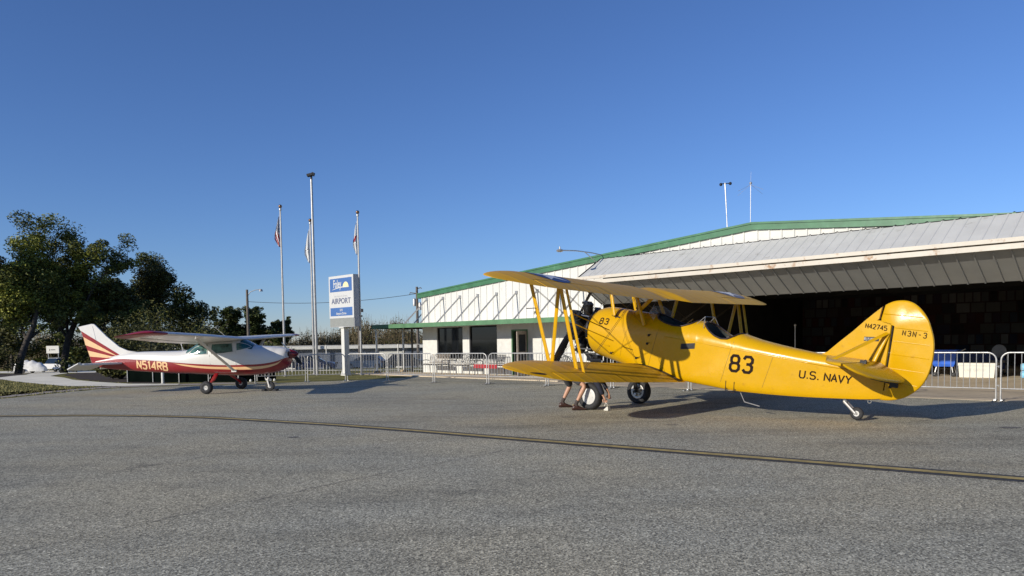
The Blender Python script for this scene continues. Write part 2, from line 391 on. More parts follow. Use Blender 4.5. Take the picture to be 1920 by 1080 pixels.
def strip2d(pts, w):
    closed = pts[0] == pts[-1]; P = [Vector((p[0], p[1])) for p in pts]
    if closed: P = P[:-1]
    n = len(P); L = []; Rr = []
    for i in range(n):
        a = P[i-1] if (i > 0 or closed) else None; b = P[(i+1) % n] if (i < n-1 or closed) else None
        d0 = (P[i]-a).normalized() if a is not None else None; d1 = (b-P[i]).normalized() if b is not None else None
        if d0 is None: d0 = d1
        if d1 is None: d1 = d0
        n0 = Vector((-d0.y, d0.x)); n1 = Vector((-d1.y, d1.x)); m = (n0+n1)
        if m.length < .2: m = n0.copy()
        m.normalize(); k = min(1.7, 1/max(.35, m.dot(n0)))
        L.append(P[i]+m*w/2*k); Rr.append(P[i]-m*w/2*k)
    if closed: L.append(L[0]); Rr.append(Rr[0])
    return L, Rr
def lettering(mb, text, h, wd, sp, sw, fn, sub=4):
    """fn(u, v, lift) -> 3-D point; u along text, v up."""
    u0 = 0.0; layer = 0
    for ch in text:
        cw = wd*(0.45 if ch in '.1I' else 1.0)
        for st in GL[ch]:
            pts = [(u0+x*(wd if ch not in '.1I' else wd)-(0.25*wd if ch in '.1I' else 0), y*h) for x, y in st]
            fine = []
            for a, b in zip(pts, pts[1:]):
                for k in range(sub): fine.append((a[0]+(b[0]-a[0])*k/sub, a[1]+(b[1]-a[1])*k/sub))
            fine.append(pts[-1])
            L, Q = strip2d(fine, sw); lift = 0.0006*(layer % 4); layer += 1
            vs = []; fs = []
            for a, b in zip(L, Q): vs += [fn(a.x, a.y, lift), fn(b.x, b.y, lift)]
            for i in range(len(L)-1): fs.append((2*i, 2*i+1, 2*i+3, 2*i+2))
            mb.add(vs, fs)
        u0 += (cw+sp) if ch != ' ' else wd*0.7
    return mb

# ------------------------------------------------------------------ ground
def sstep(a, b, x):
    u = max(0.0, min(1.0, (x-a)/(b-a))); return u*u*(3-2*u)
def TH(x, y): return -1.75*sstep(38, 96, y)*(1-sstep(8, 30, x)) - 0.35*sstep(120, 600, y)
def axis(a, b, fine0, fine1, fs, k):
    xs = []; x = fine0
    while x < fine1: xs.append(x); x += fs
    xs.append(fine1); st = fs; x = fine1
    while x < b: st *= k; x += st; xs.append(min(x, b))
    st = fs; x = fine0; lo = []
    while x > a: st *= k; x -= st; lo.append(max(x, a))
    return lo[::-1]+xs
gx = axis(-1500, 1500, -70, 45, 1.5, 1.35); gy = axis(-300, 2400, -4, 130, 1.5, 1.35)
mb = MB(); nx = len(gx)
mb.v = [(x, y, TH(x, y)+ (0.03*noise.noise(Vector((x*.3, y*.3, 0))) if y > 45 else 0)) for y in gy for x in gx]
mb.f = [(j*nx+i, j*nx+i+1, (j+1)*nx+i+1, (j+1)*nx+i) for j in range(len(gy)-1) for i in range(nx-1)]; mb.m = [0]*len(mb.f)
tag(mb.build('ground', 'grass', smooth=80, fix=False), kind='structure')

def sheet(name, pts, z, m, kind='structure', step=None):
    bm = bmesh.new(); vs = [bm.verts.new((x, y, 0)) for x, y in pts]; bm.faces.new(vs)
    bmesh.ops.triangulate(bm, faces=bm.faces[:])
    if step:
        for _ in range(step): bmesh.ops.subdivide_edges(bm, edges=bm.edges[:], cuts=1, use_grid_fill=True)
    for v in bm.verts: v.co.z = z+TH(v.co.x, v.co.y)
    bmesh.ops.recalc_face_normals(bm, faces=bm.faces)
    if sum(f.normal.z for f in bm.faces) < 0: bmesh.ops.reverse_faces(bm, faces=bm.faces[:])
    me = bpy.data.meshes.new(name); bm.to_mesh(me); bm.free(); me.materials.append(MT[m])
    o = bpy.data.objects.new(name, me); COL.objects.link(o); return tag(o, kind=kind)
rnd = random.Random(3)
def jag(pts, amp, step=0.35, seed=1):
    r = random.Random(seed); out = []
    for a, b in zip(pts, pts[1:]):
        d = Vector(b)-Vector(a); k = max(1, int(d.length/step)); nrm = Vector((-d.y, d.x)).normalized()
        for i in range(k):
            p = Vector(a)+d*i/k+nrm*(r.uniform(-amp, amp) if i or out else 0); out.append((p.x, p.y))
    out.append(tuple(pts[-1])); return out
# facade frame: t along the wall (towards the viewer's right), n out of the wall, z up
C0 = Vector((-4.3326, 36.6689, 0)); FE = Vector((math.sqrt(.5), -math.sqrt(.5), 0)); FN = Vector((-math.sqrt(.5), -math.sqrt(.5), 0))
def FW(t, n, z=0.0): return C0+FE*t+FN*n+Vector((0, 0, z))
FROT = Matrix((FE, FN, Vector((0, 0, 1)))).transposed()          # local (t, n, z) -> world (right-handed check below)
def fxy(t, n): p = FW(t, n); return (p.x, p.y)

edge = [(-60, -1.5), (-40, 7.0), (-24, 14.8), (-18.5, 18.6), (-15.6, 22.6), (-15.2, 25.8), (-14.9, 27.3), (-13.2, 28.2), (-11.0, 28.6), (-9.4, 29.3), (-7.6, 30.2), (-6.0, 30.9), (-4.6, 32.0), (-4.2, 33.4)]
apron = jag(edge, 0.10, 0.5, 2)+[fxy(-1.5, 2.6), fxy(11, 2.1), fxy(45, 2.1), (120, -60), (120, -120), (-120, -120), (-100, -20)]
sheet('apron', apron, 0.004, 'asphalt')
# loose gravel and worn verge along the grass edge
gedge = [(-30, 12.0), (-18.9, 18.9), (-15.9, 22.8), (-15.5, 25.9), (-15.2, 27.6), (-13.3, 28.6), (-11.0, 29.0), (-9.4, 29.6)]
gtop = [(-9.5, 30.2), (-12.0, 30.2), (-13.8, 29.7), (-15.7, 28.9), (-16.2, 26.5), (-16.4, 23.5), (-19.3, 19.6), (-30, 12.5)]
sheet('gravel_verge', jag(gedge, .05, .5, 5)+jag(gtop, .18, .5, 6), 0.008, 'gravel')
path = [(-24.8, 40.1), (-28.0, 47.0), (-34.5, 58), (-41, 69), (-50, 84), (-55, 101), (-68, 108), (-80, 104), (-64, 97), (-52, 81), (-42, 66), (-34.5, 54), (-28.6, 44.0), (-26.9, 39.2), (-25.6, 37.2), (-22.2, 33.6), (-19.3, 30.9), (-17.4, 29.2), (-15.4, 28.75), (-13.0, 29.0), (-13.2, 29.7), (-15.6, 30.4), (-18.0, 32.4), (-20.6, 35.0), (-22.4, 37.4)]
sheet('footpath', path, 0.02, 'path', step=3)
sheet('mulch_bed', jag([(-21.0, 36.0), (-18.0, 32.8), (-15.6, 30.8), (-14.6, 30.4), (-13.0, 33.0), (-12.5, 40), (-14, 52), (-22, 66), (-34.0, 58.5), (-27.5, 47.2), (-24.3, 40.3), (-21.9, 37.4)], .25, .8, 8), 0.012, 'mulch', step=3)
sheet('mulch_bed', jag([(-27.3, 39.8), (-29.0, 44.2), (-34.9, 54), (-42.5, 66), (-52.5, 81), (-75, 92), (-95, 60), (-45, 42), (-33, 40.2)], .3, .9, 9), 0.012, 'mulch', step=3)
# sidewalk and hangar slab
def fbox(mb, t0, t1, n0, n1, z0, z1):
    p = [FW(t, n, z) for t in (t0, t1) for n in (n0, n1) for z in (z0, z1)]
    return mb.add(p, [(0, 1, 3, 2), (4, 6, 7, 5), (0, 4, 5, 1), (2, 3, 7, 6), (0, 2, 6, 4), (1, 5, 7, 3)])
mb = MB(); fbox(mb, -2.2, 10.98, 0.02, 2.5, -.2, 0.045); tag(mb.build('sidewalk', 'concrete', smooth=0), kind='structure')
mb = MB(); fbox(mb, 11.0, 34.4, -18.2, 3.3, -.2, 0.010); tag(mb.build('hangar_slab', 'concrete', smooth=0), kind='structure')
# yellow taxi line with black borders
tl = [(-60, 13.5), (-40, 15.3), (-25, 16.3), (-17, 16.75), (-11.3, 16.85), (-9.6, 16.7), (-8.0, 16.35), (-6.4, 15.75), (-4.9, 14.9), (-3.3, 13.95), (-1.7, 12.85), (0, 11.6), (1.6, 10.45), (3.2, 9.3), (5.34, 7.72), (12, 2.8), (30, -10.5)]
def band(name, pts, off0, off1, z, m, seed=0, amp=0.0):
    r = random.Random(seed); P = [Vector(p) for p in pts]; F = []
    for a, b in zip(P, P[1:]):
        k = max(1, int((b-a).length/0.3)); F += [a+(b-a)*i/k for i in range(k)]
    F.append(P[-1]); F = [F[0]]+[(F[i-1]+F[i]*2+F[i+1])/4 for i in range(1, len(F)-1)]+[F[-1]]
    vs = []; 
    for i, p in enumerate(F):
        d = (F[min(i+1, len(F)-1)]-F[max(i-1, 0)]).normalized(); n = Vector((-d.y, d.x))
        a = p+n*(off0+r.uniform(-amp, amp)); b = p+n*(off1+r.uniform(-amp, amp)); vs += [(a.x, a.y, z), (b.x, b.y, z)]
    mb = MB(); mb.add(vs, [(2*i, 2*i+1, 2*i+3, 2*i+2) for i in range(len(F)-1)]); o = mb.build(name, m, smooth=0, fix=False); return tag(o, kind='structure')
band('road_marking', tl, -0.19, 0.19, 0.008, 'line_k', 1, .006)
band('road_marking', tl, -0.075, 0.075, 0.012, 'line_y', 2, .004)
def crack(pts, w, seed):
    r = random.Random(seed); P = jag(pts, .035, .13, seed)
    vs = []
    for i, p in enumerate(P):
        a = Vector(P[max(i-1, 0)]); b = Vector(P[min(i+1, len(P)-1)]); d = (b-a).normalized(); n = Vector((-d.y, d.x)); ww = w*r.uniform(.3, .8)*.8
        vs += [(p[0]+n.x*ww, p[1]+n.y*ww, .0075), (p[0]-n.x*ww, p[1]-n.y*ww, .0075)]
    mb = MB(); mb.add(vs, [(2*i, 2*i+1, 2*i+3, 2*i+2) for i in range(len(P)-1)]); tag(mb.build('pavement_crack', 'crack', smooth=0, fix=False), kind='structure')
crack([(-8.5, 4.5), (-5.73, 8.27), (-4.89, 9.11), (-4.06, 10.44), (-3.65, 11.02), (-2.95, 12.22)], .011, 1)
crack([(-5.0, 3.6), (-3.79, 5.44), (-3.37, 6.18), (-2.82, 6.93), (-2.24, 7.7), (-1.66, 8.47), (-1.19, 9.03), (-0.09, 10.37), (.5, 11.0)], .009, 2)
crack([(-12, 12.8), (-9.5, 12.2), (-7.2, 12.9), (-5.5, 13.6)], .010, 3)
crack([(-14, 17.8), (-9, 18.9), (-3, 18.6), (1.5, 17.4)], .012, 4)
crack([(.9, 7.2), (2.4, 6.4), (4.2, 6.0), (6.5, 5.1)], .006, 5)
crack([(-4, 21.5), (1.0, 20.4), (5.2, 18.0)], .012, 6)
mb = MB(); r_ = random.Random(5)
for (x, y, a, b) in ((8.0, 12.0, .16, .12), (2.8, 13.1, .14, .05), (-3.6, 12.2, .10, .08), (1.1, 14.7, .16, .05), (7.2, 13.1, .2, .03)):
    vs = [(x+a*math.cos(k*PI/8)*r_.uniform(.8, 1.2), y+b*math.sin(k*PI/8)*r_.uniform(.8, 1.2), .0085) for k in range(16)]
    mb.add(vs, [tuple(range(16))])
tag(mb.build('oil_stain', 'crack', smooth=0, fix=False), kind='stuff')
# grass tufts on the near verge: uncountable
mb = MB(); r_ = random.Random(11)
def inside(poly, x, y):
    c = False; n = len(poly)
    for i in range(n):
        (x0, y0), (x1, y1) = poly[i], poly[i-1]
        if (y0 > y) != (y1 > y) and x < (x1-x0)*(y-y0)/(y1-y0)+x0: c = not c
    return c
cnt = 0
while cnt < 12000:
    if cnt % 3: x = r_.uniform(-34, -14.5); y = r_.uniform(15, 38)
    else: x = r_.uniform(-15, -4); y = r_.uniform(28.5, 44)
    if inside(apron, x, y) or inside(path, x, y): cnt += .2; continue
    if x < -13.2 and y > 30.4 and inside([(-21.5, 36.0), (-15.0, 30.0), (-12.5, 31), (-12.5, 45), (-30, 45)], x, y): cnt += .2; continue
    g = inside(gedge+gtop, x, y)
    if g and r_.random() < .8: continue
    cnt += 1; z = TH(x, y)
    for _ in range(3):
        a = r_.uniform(0, 2*PI); h = r_.uniform(.02, .075); w = r_.uniform(.006, .02); l = r_.uniform(-.03, .03)
        px, py = x+r_.uniform(-.08, .08), y+r_.uniform(-.08, .08)
        mb.add([(px-w*math.cos(a), py-w*math.sin(a), z), (px+w*math.cos(a), py+w*math.sin(a), z), (px+l, py+l*.6, z+h)], [(0, 1, 2)])
tag(mb.build('grass', 'leaf_grass', smooth=0, fix=False), kind='stuff')

# ------------------------------------------------------------------ hangar / terminal building
RID = 17.3
def rooftop(t): return 3.88+1.31*t/RID if t <= RID else 5.19-.088*(t-RID)
hb = thing('hangar_building', FW(0, 0, 0), 'white metal hangar and terminal with green roof trim and a raised folding door', 'building')
HBL = FW(0, 0, 0)
def hbuild(mb, name, m, smooth=0, parent=None):
    mb.v = [tuple(Vector(v)-HBL) for v in mb.v]
    return mb.build(name, m, parent or hb, smooth)
def ribbed(mb, t0, t1, zb, zt, n0, pitch=0.406, dep=0.03, w=0.075, pt=None):
    """ribbed sheet; pt(t, s, off) maps t, s in 0..1 and outward offset to a point"""
    ts = []; k = 0; t = t0
    ts.append((t0, 0))
    t = t0+pitch*0.35
    while t+w < t1:
        ts += [(t-w*.5, 0), (t-w*.25, dep), (t+w*.25, dep), (t+w*.5, 0)]; t += pitch
    ts.append((t1, 0))
    if pt is None: pt = lambda t, s, o: FW(t, n0+o, (zb(t) if callable(zb) else zb)*(1-s)+(zt(t) if callable(zt) else zt)*s)
    vs = [pt(t, s, o) for t, o in ts for s in (0, 1)]
    return mb.add(vs, [(2*i, 2*i+2, 2*i+3, 2*i+1) for i in range(len(ts)-1)])
T_D0, T_D1 = 11.14, 27.6
mb = MB(); ribbed(mb, 0, T_D0, 2.30, lambda t: rooftop(t)-.12, 0.0)
ribbed(mb, T_D0, RID, 4.60, lambda t: rooftop(t)-.12, 0.0); ribbed(mb, RID, T_D1, 4.60 if False else (lambda t: min(4.60, rooftop(t)-.2)), lambda t: rooftop(t)-.12, 0.0)
ribbed(mb, T_D1, 34.6, 0.0, lambda t: rooftop(t)-.12, 0.0); ribbed(mb, 7.9, T_D0, 0.0, 2.30, 0.0)
hbuild(mb, 'front_wall', 'white_w')
mb = MB()                                                # masonry with two window openings and a doorway
for a in ((0, 1.1, 0, 2.3), (2.96, 3.42, 0, 2.3), (5.25, 6.15, 0, 2.3), (7.13, 7.9, 0, 2.3), (1.1, 2.96, 0, .72), (3.42, 5.25, 0, .72), (1.1, 2.96, 2.19, 2.3), (3.42, 5.25, 2.22, 2.3), (6.15, 7.13, 2.0, 2.3)):
    fbox(mb, a[0], a[1], -.18, 0.02, a[2], a[3])
hbuild(mb, 'masonry_wall', 'block')
for t0, t1, zt in ((1.1, 2.96, 2.19), (3.42, 5.25, 2.22)):
    mb = MB()
    for b in ((t0, t0+.05, .72, zt), (t1-.05, t1, .72, zt), (t0+.05, t1-.05, zt-.05, zt), (t0+.05, t1-.05, .72, .77)): fbox(mb, b[0], b[1], -.10, -.03, b[2], b[3])
    w_ = hbuild(mb, 'window', 'dark')
    mb = MB(); fbox(mb, t0+.05, t1-.05, -.085, -.07, .77, zt-.05); hbuild(mb, 'pane', 'glass', parent=w_)
mb = MB(); fbox(mb, 6.15, 6.21, -.12, .03, 0, 2.0); fbox(mb, 7.07, 7.13, -.12, .03, 0, 2.0); fbox(mb, 6.21, 7.07, -.12, .03, 1.94, 2.0)
df = hbuild(mb, 'door_frame', 'green_trim')
mb = MB()
da = R(106); dd = Vector((math.cos(da), math.sin(da)))
def dleaf(mb, u0, u1, z0, z1, th, off=0.0):
    pts = []
    for u in (u0, u1):
        for s in (-th/2+off, th/2+off):
            for z in (z0, z1):
                t = 7.07-(-dd.x)*0-u*(-dd.x)*-1 if False else 7.07+u*dd.x*-1*-1; n = u*dd.y
                pts.append(FW(7.06-u*math.cos(da)*1.0+s*math.sin(da), 0.03+u*math.sin(da)+s*math.cos(da), z))
    mb.add(pts, [(0, 1, 3, 2), (4, 6, 7, 5), (0, 4, 5, 1), (2, 3, 7, 6), (0, 2, 6, 4), (1, 5, 7, 3)])
for u0, u1, z0, z1 in ((0, .12, .05, 1.93), (.74, .86, .05, 1.93), (.12, .74, .05, .3), (.12, .74, 1.78, 1.93), (.12, .74, .95, 1.05)): dleaf(mb, u0, u1, z0, z1, .045)
dl = hbuild(mb, 'door', 'bench_wood')
mb = MB(); dleaf(mb, .12, .74, .3, .95, .012); dleaf(mb, .12, .74, 1.05, 1.78, .012); hbuild(mb, 'pane', 'glass', parent=dl)
mb = MB(); mb.box(FW(7.06-.8*math.cos(da), .03+.8*math.sin(da)+.05, 1.0), (.12, .12, .05)); hbuild(mb, 'handle', 'steel', parent=dl)
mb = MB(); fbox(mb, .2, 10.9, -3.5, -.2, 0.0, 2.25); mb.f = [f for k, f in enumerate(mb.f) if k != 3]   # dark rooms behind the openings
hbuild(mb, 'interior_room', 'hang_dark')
# side and back walls, ceiling, partition
mb = MB()
def quad(mb, a, b, c, d): mb.add([a, b, c, d], [(0, 1, 2, 3)])
quad(mb, FW(0, 0, 0), FW(0, -18, 0), FW(0, -18, rooftop(0)-.12), FW(0, 0, rooftop(0)-.12))
quad(mb, FW(34.6, 0, 0), FW(34.6, -18, 0), FW(34.6, -18, rooftop(0)-.12), FW(34.6, 0, rooftop(0)-.12))
mb.add([FW(0, -18.05, 0), FW(34.6, -18.05, 0), FW(34.6, -18.05, rooftop(0)), FW(RID, -18.05, rooftop(RID)), FW(0, -18.05, rooftop(0))], [(0, 1, 2, 3, 4)])
hbuild(mb, 'side_wall', 'white_w')
def patch_mat():
    m, t, b = _nodes('hung_patchwork')
    v = tex_coord(t)
    vec = mapping(t, v, (1, 1, 1), (0, 0, R(45)))
    br = t.nodes.new('ShaderNodeTexBrick'); br.inputs['Scale'].default_value = 1.0; br.offset = 0.37; br.offset_frequency = 3; br.squash = 0.55; br.squash_frequency = 2
    br.inputs['Brick Width'].default_value = 0.62; br.inputs['Row Height'].default_value = 0.5; br.inputs['Mortar Size'].default_value = 0.03
    br.inputs['Color1'].default_value = (0, 0, 0, 1); br.inputs['Color2'].default_value = (1, 1, 1, 1); br.inputs['Mortar'].default_value = (0.1, .1, .1, 1)
    sp = t.nodes.new('ShaderNodeSeparateXYZ'); t.links.new(vec, sp.inputs[0]); cb = t.nodes.new('ShaderNodeCombineXYZ')
    t.links.new(sp.outputs[0], cb.inputs[0]); t.links.new(sp.outputs[2], cb.inputs[1]); t.links.new(cb.outputs[0], br.inputs['Vector'])
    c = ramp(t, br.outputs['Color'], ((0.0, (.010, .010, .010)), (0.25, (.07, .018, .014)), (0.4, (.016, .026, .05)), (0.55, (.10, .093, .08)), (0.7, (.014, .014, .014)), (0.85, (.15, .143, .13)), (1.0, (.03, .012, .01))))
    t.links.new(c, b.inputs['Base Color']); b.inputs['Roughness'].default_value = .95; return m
MT['patch'] = patch_mat()
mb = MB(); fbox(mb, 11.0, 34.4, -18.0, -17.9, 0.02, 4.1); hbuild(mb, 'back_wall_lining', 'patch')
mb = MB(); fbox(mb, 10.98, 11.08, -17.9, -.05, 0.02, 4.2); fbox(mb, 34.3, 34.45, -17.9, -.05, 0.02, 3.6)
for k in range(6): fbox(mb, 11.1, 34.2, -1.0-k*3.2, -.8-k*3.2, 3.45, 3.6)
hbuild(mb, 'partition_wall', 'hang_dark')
def roofslab(mb, z0, z1, n0, n1, ov=.25):
    for a, b in ((-ov, RID), (RID, 34.6+ov)):
        p = []
        for t in (a, b):
            for n in (n0, n1):
                for z in (z0, z1): p.append(FW(t, n, rooftop(t)+z))
        mb.add(p, [(0, 1, 3, 2), (4, 6, 7, 5), (0, 4, 5, 1), (2, 3, 7, 6), (0, 2, 6, 4), (1, 5, 7, 3)])
mb = MB(); roofslab(mb, -.10, -.03, .03, -18.3); hbuild(mb, 'roof', 'roof')
mb = MB()
roofslab(mb, -.20, .03, .10, .035); roofslab(mb, -.02, .045, .13, .102)
fbox(mb, -.36, -.26, -18.3, .03, rooftop(0)-.22, rooftop(0)+.02)
hbuild(mb, 'roof_fascia', 'roof_green')
mb = MB(); fbox(mb, -.02, .03, -.02, .035, 2.3, rooftop(0)-.12); hbuild(mb, 'corner_trim', 'white_w'); mb = MB(); fbox(mb, 7.88, 7.93, .0, .035, 0, 2.18); hbuild(mb, 'corner_trim', 'white_w')
# raised bifold door
FD = 1.5; ZU, ZF, ZL = 4.56, 3.74, 2.86
def up_pt(t, s, o): return FW(t, .12+(FD-.14)*(1-s)-o*.5, ZF+.04+(ZU-ZF-.04)*s+o*.85+.02)
def lo_pt(t, s, o): return FW(t, .06+(FD-.12)*s+o*.45, ZL+(ZF-.14-ZL)*s-o*.85-.0)
bd = None
mb = MB(); ribbed(mb, T_D0, T_D1, 0, 0, 0, .305, .03, .075, up_pt)
bd = hbuild(mb, 'bifold_door', 'door_panel')
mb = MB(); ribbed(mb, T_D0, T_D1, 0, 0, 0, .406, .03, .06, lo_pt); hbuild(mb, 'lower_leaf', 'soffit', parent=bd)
mb = MB(); fbox(mb, T_D0-.02, T_D1, FD-.06, FD+.05, ZF-.02, ZF+.085); fbox(mb, T_D0-.02, T_D1, FD-.08, FD+.03, ZF-.19, ZF-.06); hbuild(mb, 'fold_beam', 'rust_beam', parent=bd)
mb = MB()
mb.path([up_pt(T_D0-.01, 0, 0), up_pt(T_D0-.01, 1, 0)], .03, 6); mb.path([lo_pt(T_D0-.01, 0, 0), lo_pt(T_D0-.01, 1, 0)], .025, 6)
pts_ = []; t = T_D0; k_ = 0
while t < T_D1: pts_ += [up_pt(t, 1, .0)+Vector((0, 0, .008)), up_pt(t+.30, 1, .0)+Vector((0, 0, .002)), up_pt(t+.36, 1, .035)+Vector((0, 0, .01))]; t += .406
mb.path(pts_, .016, 5)
hbuild(mb, 'edge_seal', 'dark', parent=bd)
mb = MB(); fbox(mb, T_D0, T_D1, -.12, .04, 4.52, 4.60) if False else None
k = T_D0
while k < T_D1:
    mb = MB(); mb.tube(up_pt(k, 0, -.08), up_pt(k, 1, -.08), .025, n=5); k += 2.3
    hbuild(mb, 'door_truss', 'galv', parent=bd)
# canopy over the sidewalk, wraps past the corner
CZ = 2.20; CN = 1.72; CT = -1.78
mb = MB(); fbox(mb, CT, 13.0 if False else 11.0, .04, CN-.03, CZ+.06, CZ+.14); fbox(mb, CT, -.02, -5.2, .04, CZ+.06, CZ+.14)
cn = hbuild(mb, 'canopy', 'white_w')
mb = MB(); fbox(mb, CT-.02, 11.0, CN-.03, CN+.03, CZ, CZ+.19); fbox(mb, 10.97, 11.03, .04, CN-.032, CZ, CZ+.19)
hbuild(mb, 'fascia', 'green_trim', parent=cn)
mb = MB(); fbox(mb, CT-.06, CT-.022, -5.2, CN+.035, CZ-.01, CZ+.17); hbuild(mb, 'end_fascia', 'screen', parent=cn)
for (t, n, m_) in ((-1.60, 1.62, 'white_w'), (-1.60, .0, 'galv'), (-1.60, -.55, 'wood_pole')):
    mb = MB(); mb.tube(FW(t, n, 0.02), FW(t, n, CZ+.06), .05, n=12)
    po = hbuild(mb, 'post', m_, 40, parent=cn)
    if m_ != 'wood_pole':
        mb = MB(); mb.lathe([(0.0, .02), (.19, .02), (.20, .09), (.15, .15), (0.04, .15)], FW(t, n, 0.0), (0, 0, 1), 14)
        mb.v = [tuple(Vector(v)-HBL) for v in mb.v]; mb.build('post_base', 'orange_wood', po, 40) if False else hbuild(MB().add([Vector(v)+HBL for v in mb.v], mb.f), 'post_base', 'orange_wood', 40, parent=cn)
k = 0
while .38+k*1.22 < 10.6:
    t = .38+k*1.22; mb = MB(); mb.tube(FW(t, .02, 3.58), FW(t, 1.46, CZ+.15), .036, n=7); mb.box(FW(t, .03, 3.58), (.1, .1, .14))
    hbuild(mb, 'tie_rod', 'galv', 40, parent=cn); k += 1
mb = MB(); mb.tube(FW(-.02, -.5, 3.4), FW(-1.1, -.2, CZ+.15), .028, n=7); hbuild(mb, 'tie_rod', 'galv', 40, parent=cn)
# lamp arm on the wall beside the door
la = thing('wall_lamp', FW(11.2, .05, 4.72), 'grey floodlight on a long bracket arm above the hangar front', 'lamp')
mb = MB(); mb.path([Vector((0, 0, 0)), FN*.7+Vector((0, 0, .05)), FN*1.6+Vector((0, 0, .06)), FN*2.35+Vector((0, 0, .02))], .022, 7); mb.tube(FN*.05+Vector((0, 0, -.45)), FN*1.1+Vector((0, 0, .05)), .015, n=6)
mb.build('arm', 'galv', la)
mb = MB(); mb.ball(FN*2.5+Vector((0, 0, .0)), .13, 12, (1, 1, .45)); mb.tube(FN*2.5+Vector((0, 0, .04)), FN*2.5+Vector((0, 0, .14)), .025); mb.build('lamp_head', 'alu', la)
# antennas on the roof
aw = thing('wind_sensor', FW(16.05, -.5, rooftop(16.05)-.03), 'thin mast with two small round sensors on the roof ridge', 'wind sensor')
mb = MB(); mb.path([(.05, 0, 0), (0.03, 0, .5), (-.03, 0, 1.70)], [.018, .014, .022], 6); mb.build('mast', 'galv', aw)
mb = MB(); mb.tube((-.16, 0, 1.67), (.14, 0, 1.69), .016, n=6); mb.ball((-.17, 0, 1.65), .055, 10); mb.ball((.15, 0, 1.68), .055, 10); mb.build('sensor_head', 'dark', aw)
an = thing('antenna', FW(17.15, -.1, rooftop(17.15)-.03), 'white whip antenna with drooping radials at the roof peak', 'antenna')
mb = MB(); mb.tube((0, 0, 0), (.01, 0, 1.35), .009, n=6); mb.ball((.01, 0, 1.38), .045, 10); mb.tube((0.01, 0, 1.4), (.02, 0, 1.75), .003, n=4); mb.build('mast', 'alu', an)
mb = MB()
for a in range(4): mb.tube((0.01, 0, 1.33), (.55*math.cos(a*PI/2+.5), .55*math.sin(a*PI/2+.5), 1.08), .004, n=4)
mb.build('radials', 'galv', an)

# ------------------------------------------------------------------ yellow biplane (local: x forward, y left, z up, metres)
RN = Matrix(((-0.717225, -0.690143, 0.096392), (0.683993, -0.723673, -0.091926), (0.133199, 0.0, 0.991089)))
TN = Vector((1.761165, 17.496705, 1.784014))
RN = RN @ Matrix.Rotation(0.012, 3, 'X')
NM = RN.to_4x4(); NM.translation = TN
bp = thing('biplane', None, 'yellow navy training biplane with open cockpits and large round tail', 'airplane', mtx=NM)
# x, top, bottom, half width, boxiness, longeron height
FU = [(-.40, .47, -.50, .47, 0.0, 0.0), (-.46, .51, -.54, .50, 0.0, 0.0), (-.62, .56, -.57, .51, .02, 0.0), (-.90, .57, -.62, .51, .12, .05), (-1.25, .55, -.67, .50, .35, .08), (-1.65, .54, -.72, .48, .65, .10),
      (-1.95, .53, -.745, .47, .85, .11), (-2.5, .52, -.76, .455, 1, .10), (-3.05, .49, -.775, .44, 1, .085), (-3.6, .42, -.785, .41, 1, .06), (-3.98, .33, -.79, .38, 1, .045), (-4.3, .265, -.775, .35, 1, .03),
      (-4.85, .20, -.735, .29, 1, 0.0), (-5.4, .155, -.68, .225, 1, -.03), (-6.0, .115, -.605, .145, 1, -.05), (-6.4, .09, -.55, .085, 1, -.05), (-6.62, .06, -.50, .035, 1, -.05)]
RIM = [(-1.80, 1.2), (-1.88, .62), (-1.98, .52), (-2.10, .44), (-2.30, .375), (-2.52, .335), (-2.72, .345), (-2.86, .40), (-2.95, .47), (-3.0, 1.2), (-3.09, 1.2), (-3.13, .46), (-3.21, .40), (-3.34, .31), (-3.48, .235), (-3.62, .195), (-3.75, .205), (-3.85, .27), (-3.92, .335), (-3.95, 1.2)]
def rim_at(x): 
    return lerp_tab(RIM, x)[0] if -3.95 < x < -1.80 else 9.0
NSEC = 26
def half_profile(x):
    zt, zb, w, k, zl = smooth_tab(FU, x)
    zc = (zt+zb)/2; rz = (zt-zb)/2; P = []
    for i in range(NSEC):
        s = i/(NSEC-1)                                   # 0 bottom centre -> 1 top centre
        a = -PI/2+PI*s
        cy_, cz_ = w*math.cos(a), zc+rz*math.sin(a)
        # boxy profile: flat bottom, rounded corner, flat side, elliptical deck
        if s < .18: u = s/.18; by, bz = w*.80*u, zb+0.012*u
        elif s < .34: u = (s-.18)/.16*PI/2; by, bz = w*.80+w*.17*math.sin(u), zb+.012+(.15)*(1-math.cos(u))
        elif s < .58:
            u = (s-.34)/.24; by, bz = w*(.97+.03*u), zb+.162+(zl-zb-.162)*u
        else: u = (s-.58)/.42*PI/2; by, bz = w*math.cos(u)**.9 if u < PI/2-1e-6 else 0.0, zl+(zt-zl)*math.sin(u)
        P.append(Vector((x, cy_*(1-k)+by*k, cz_*(1-k)+bz*k)))
    return P
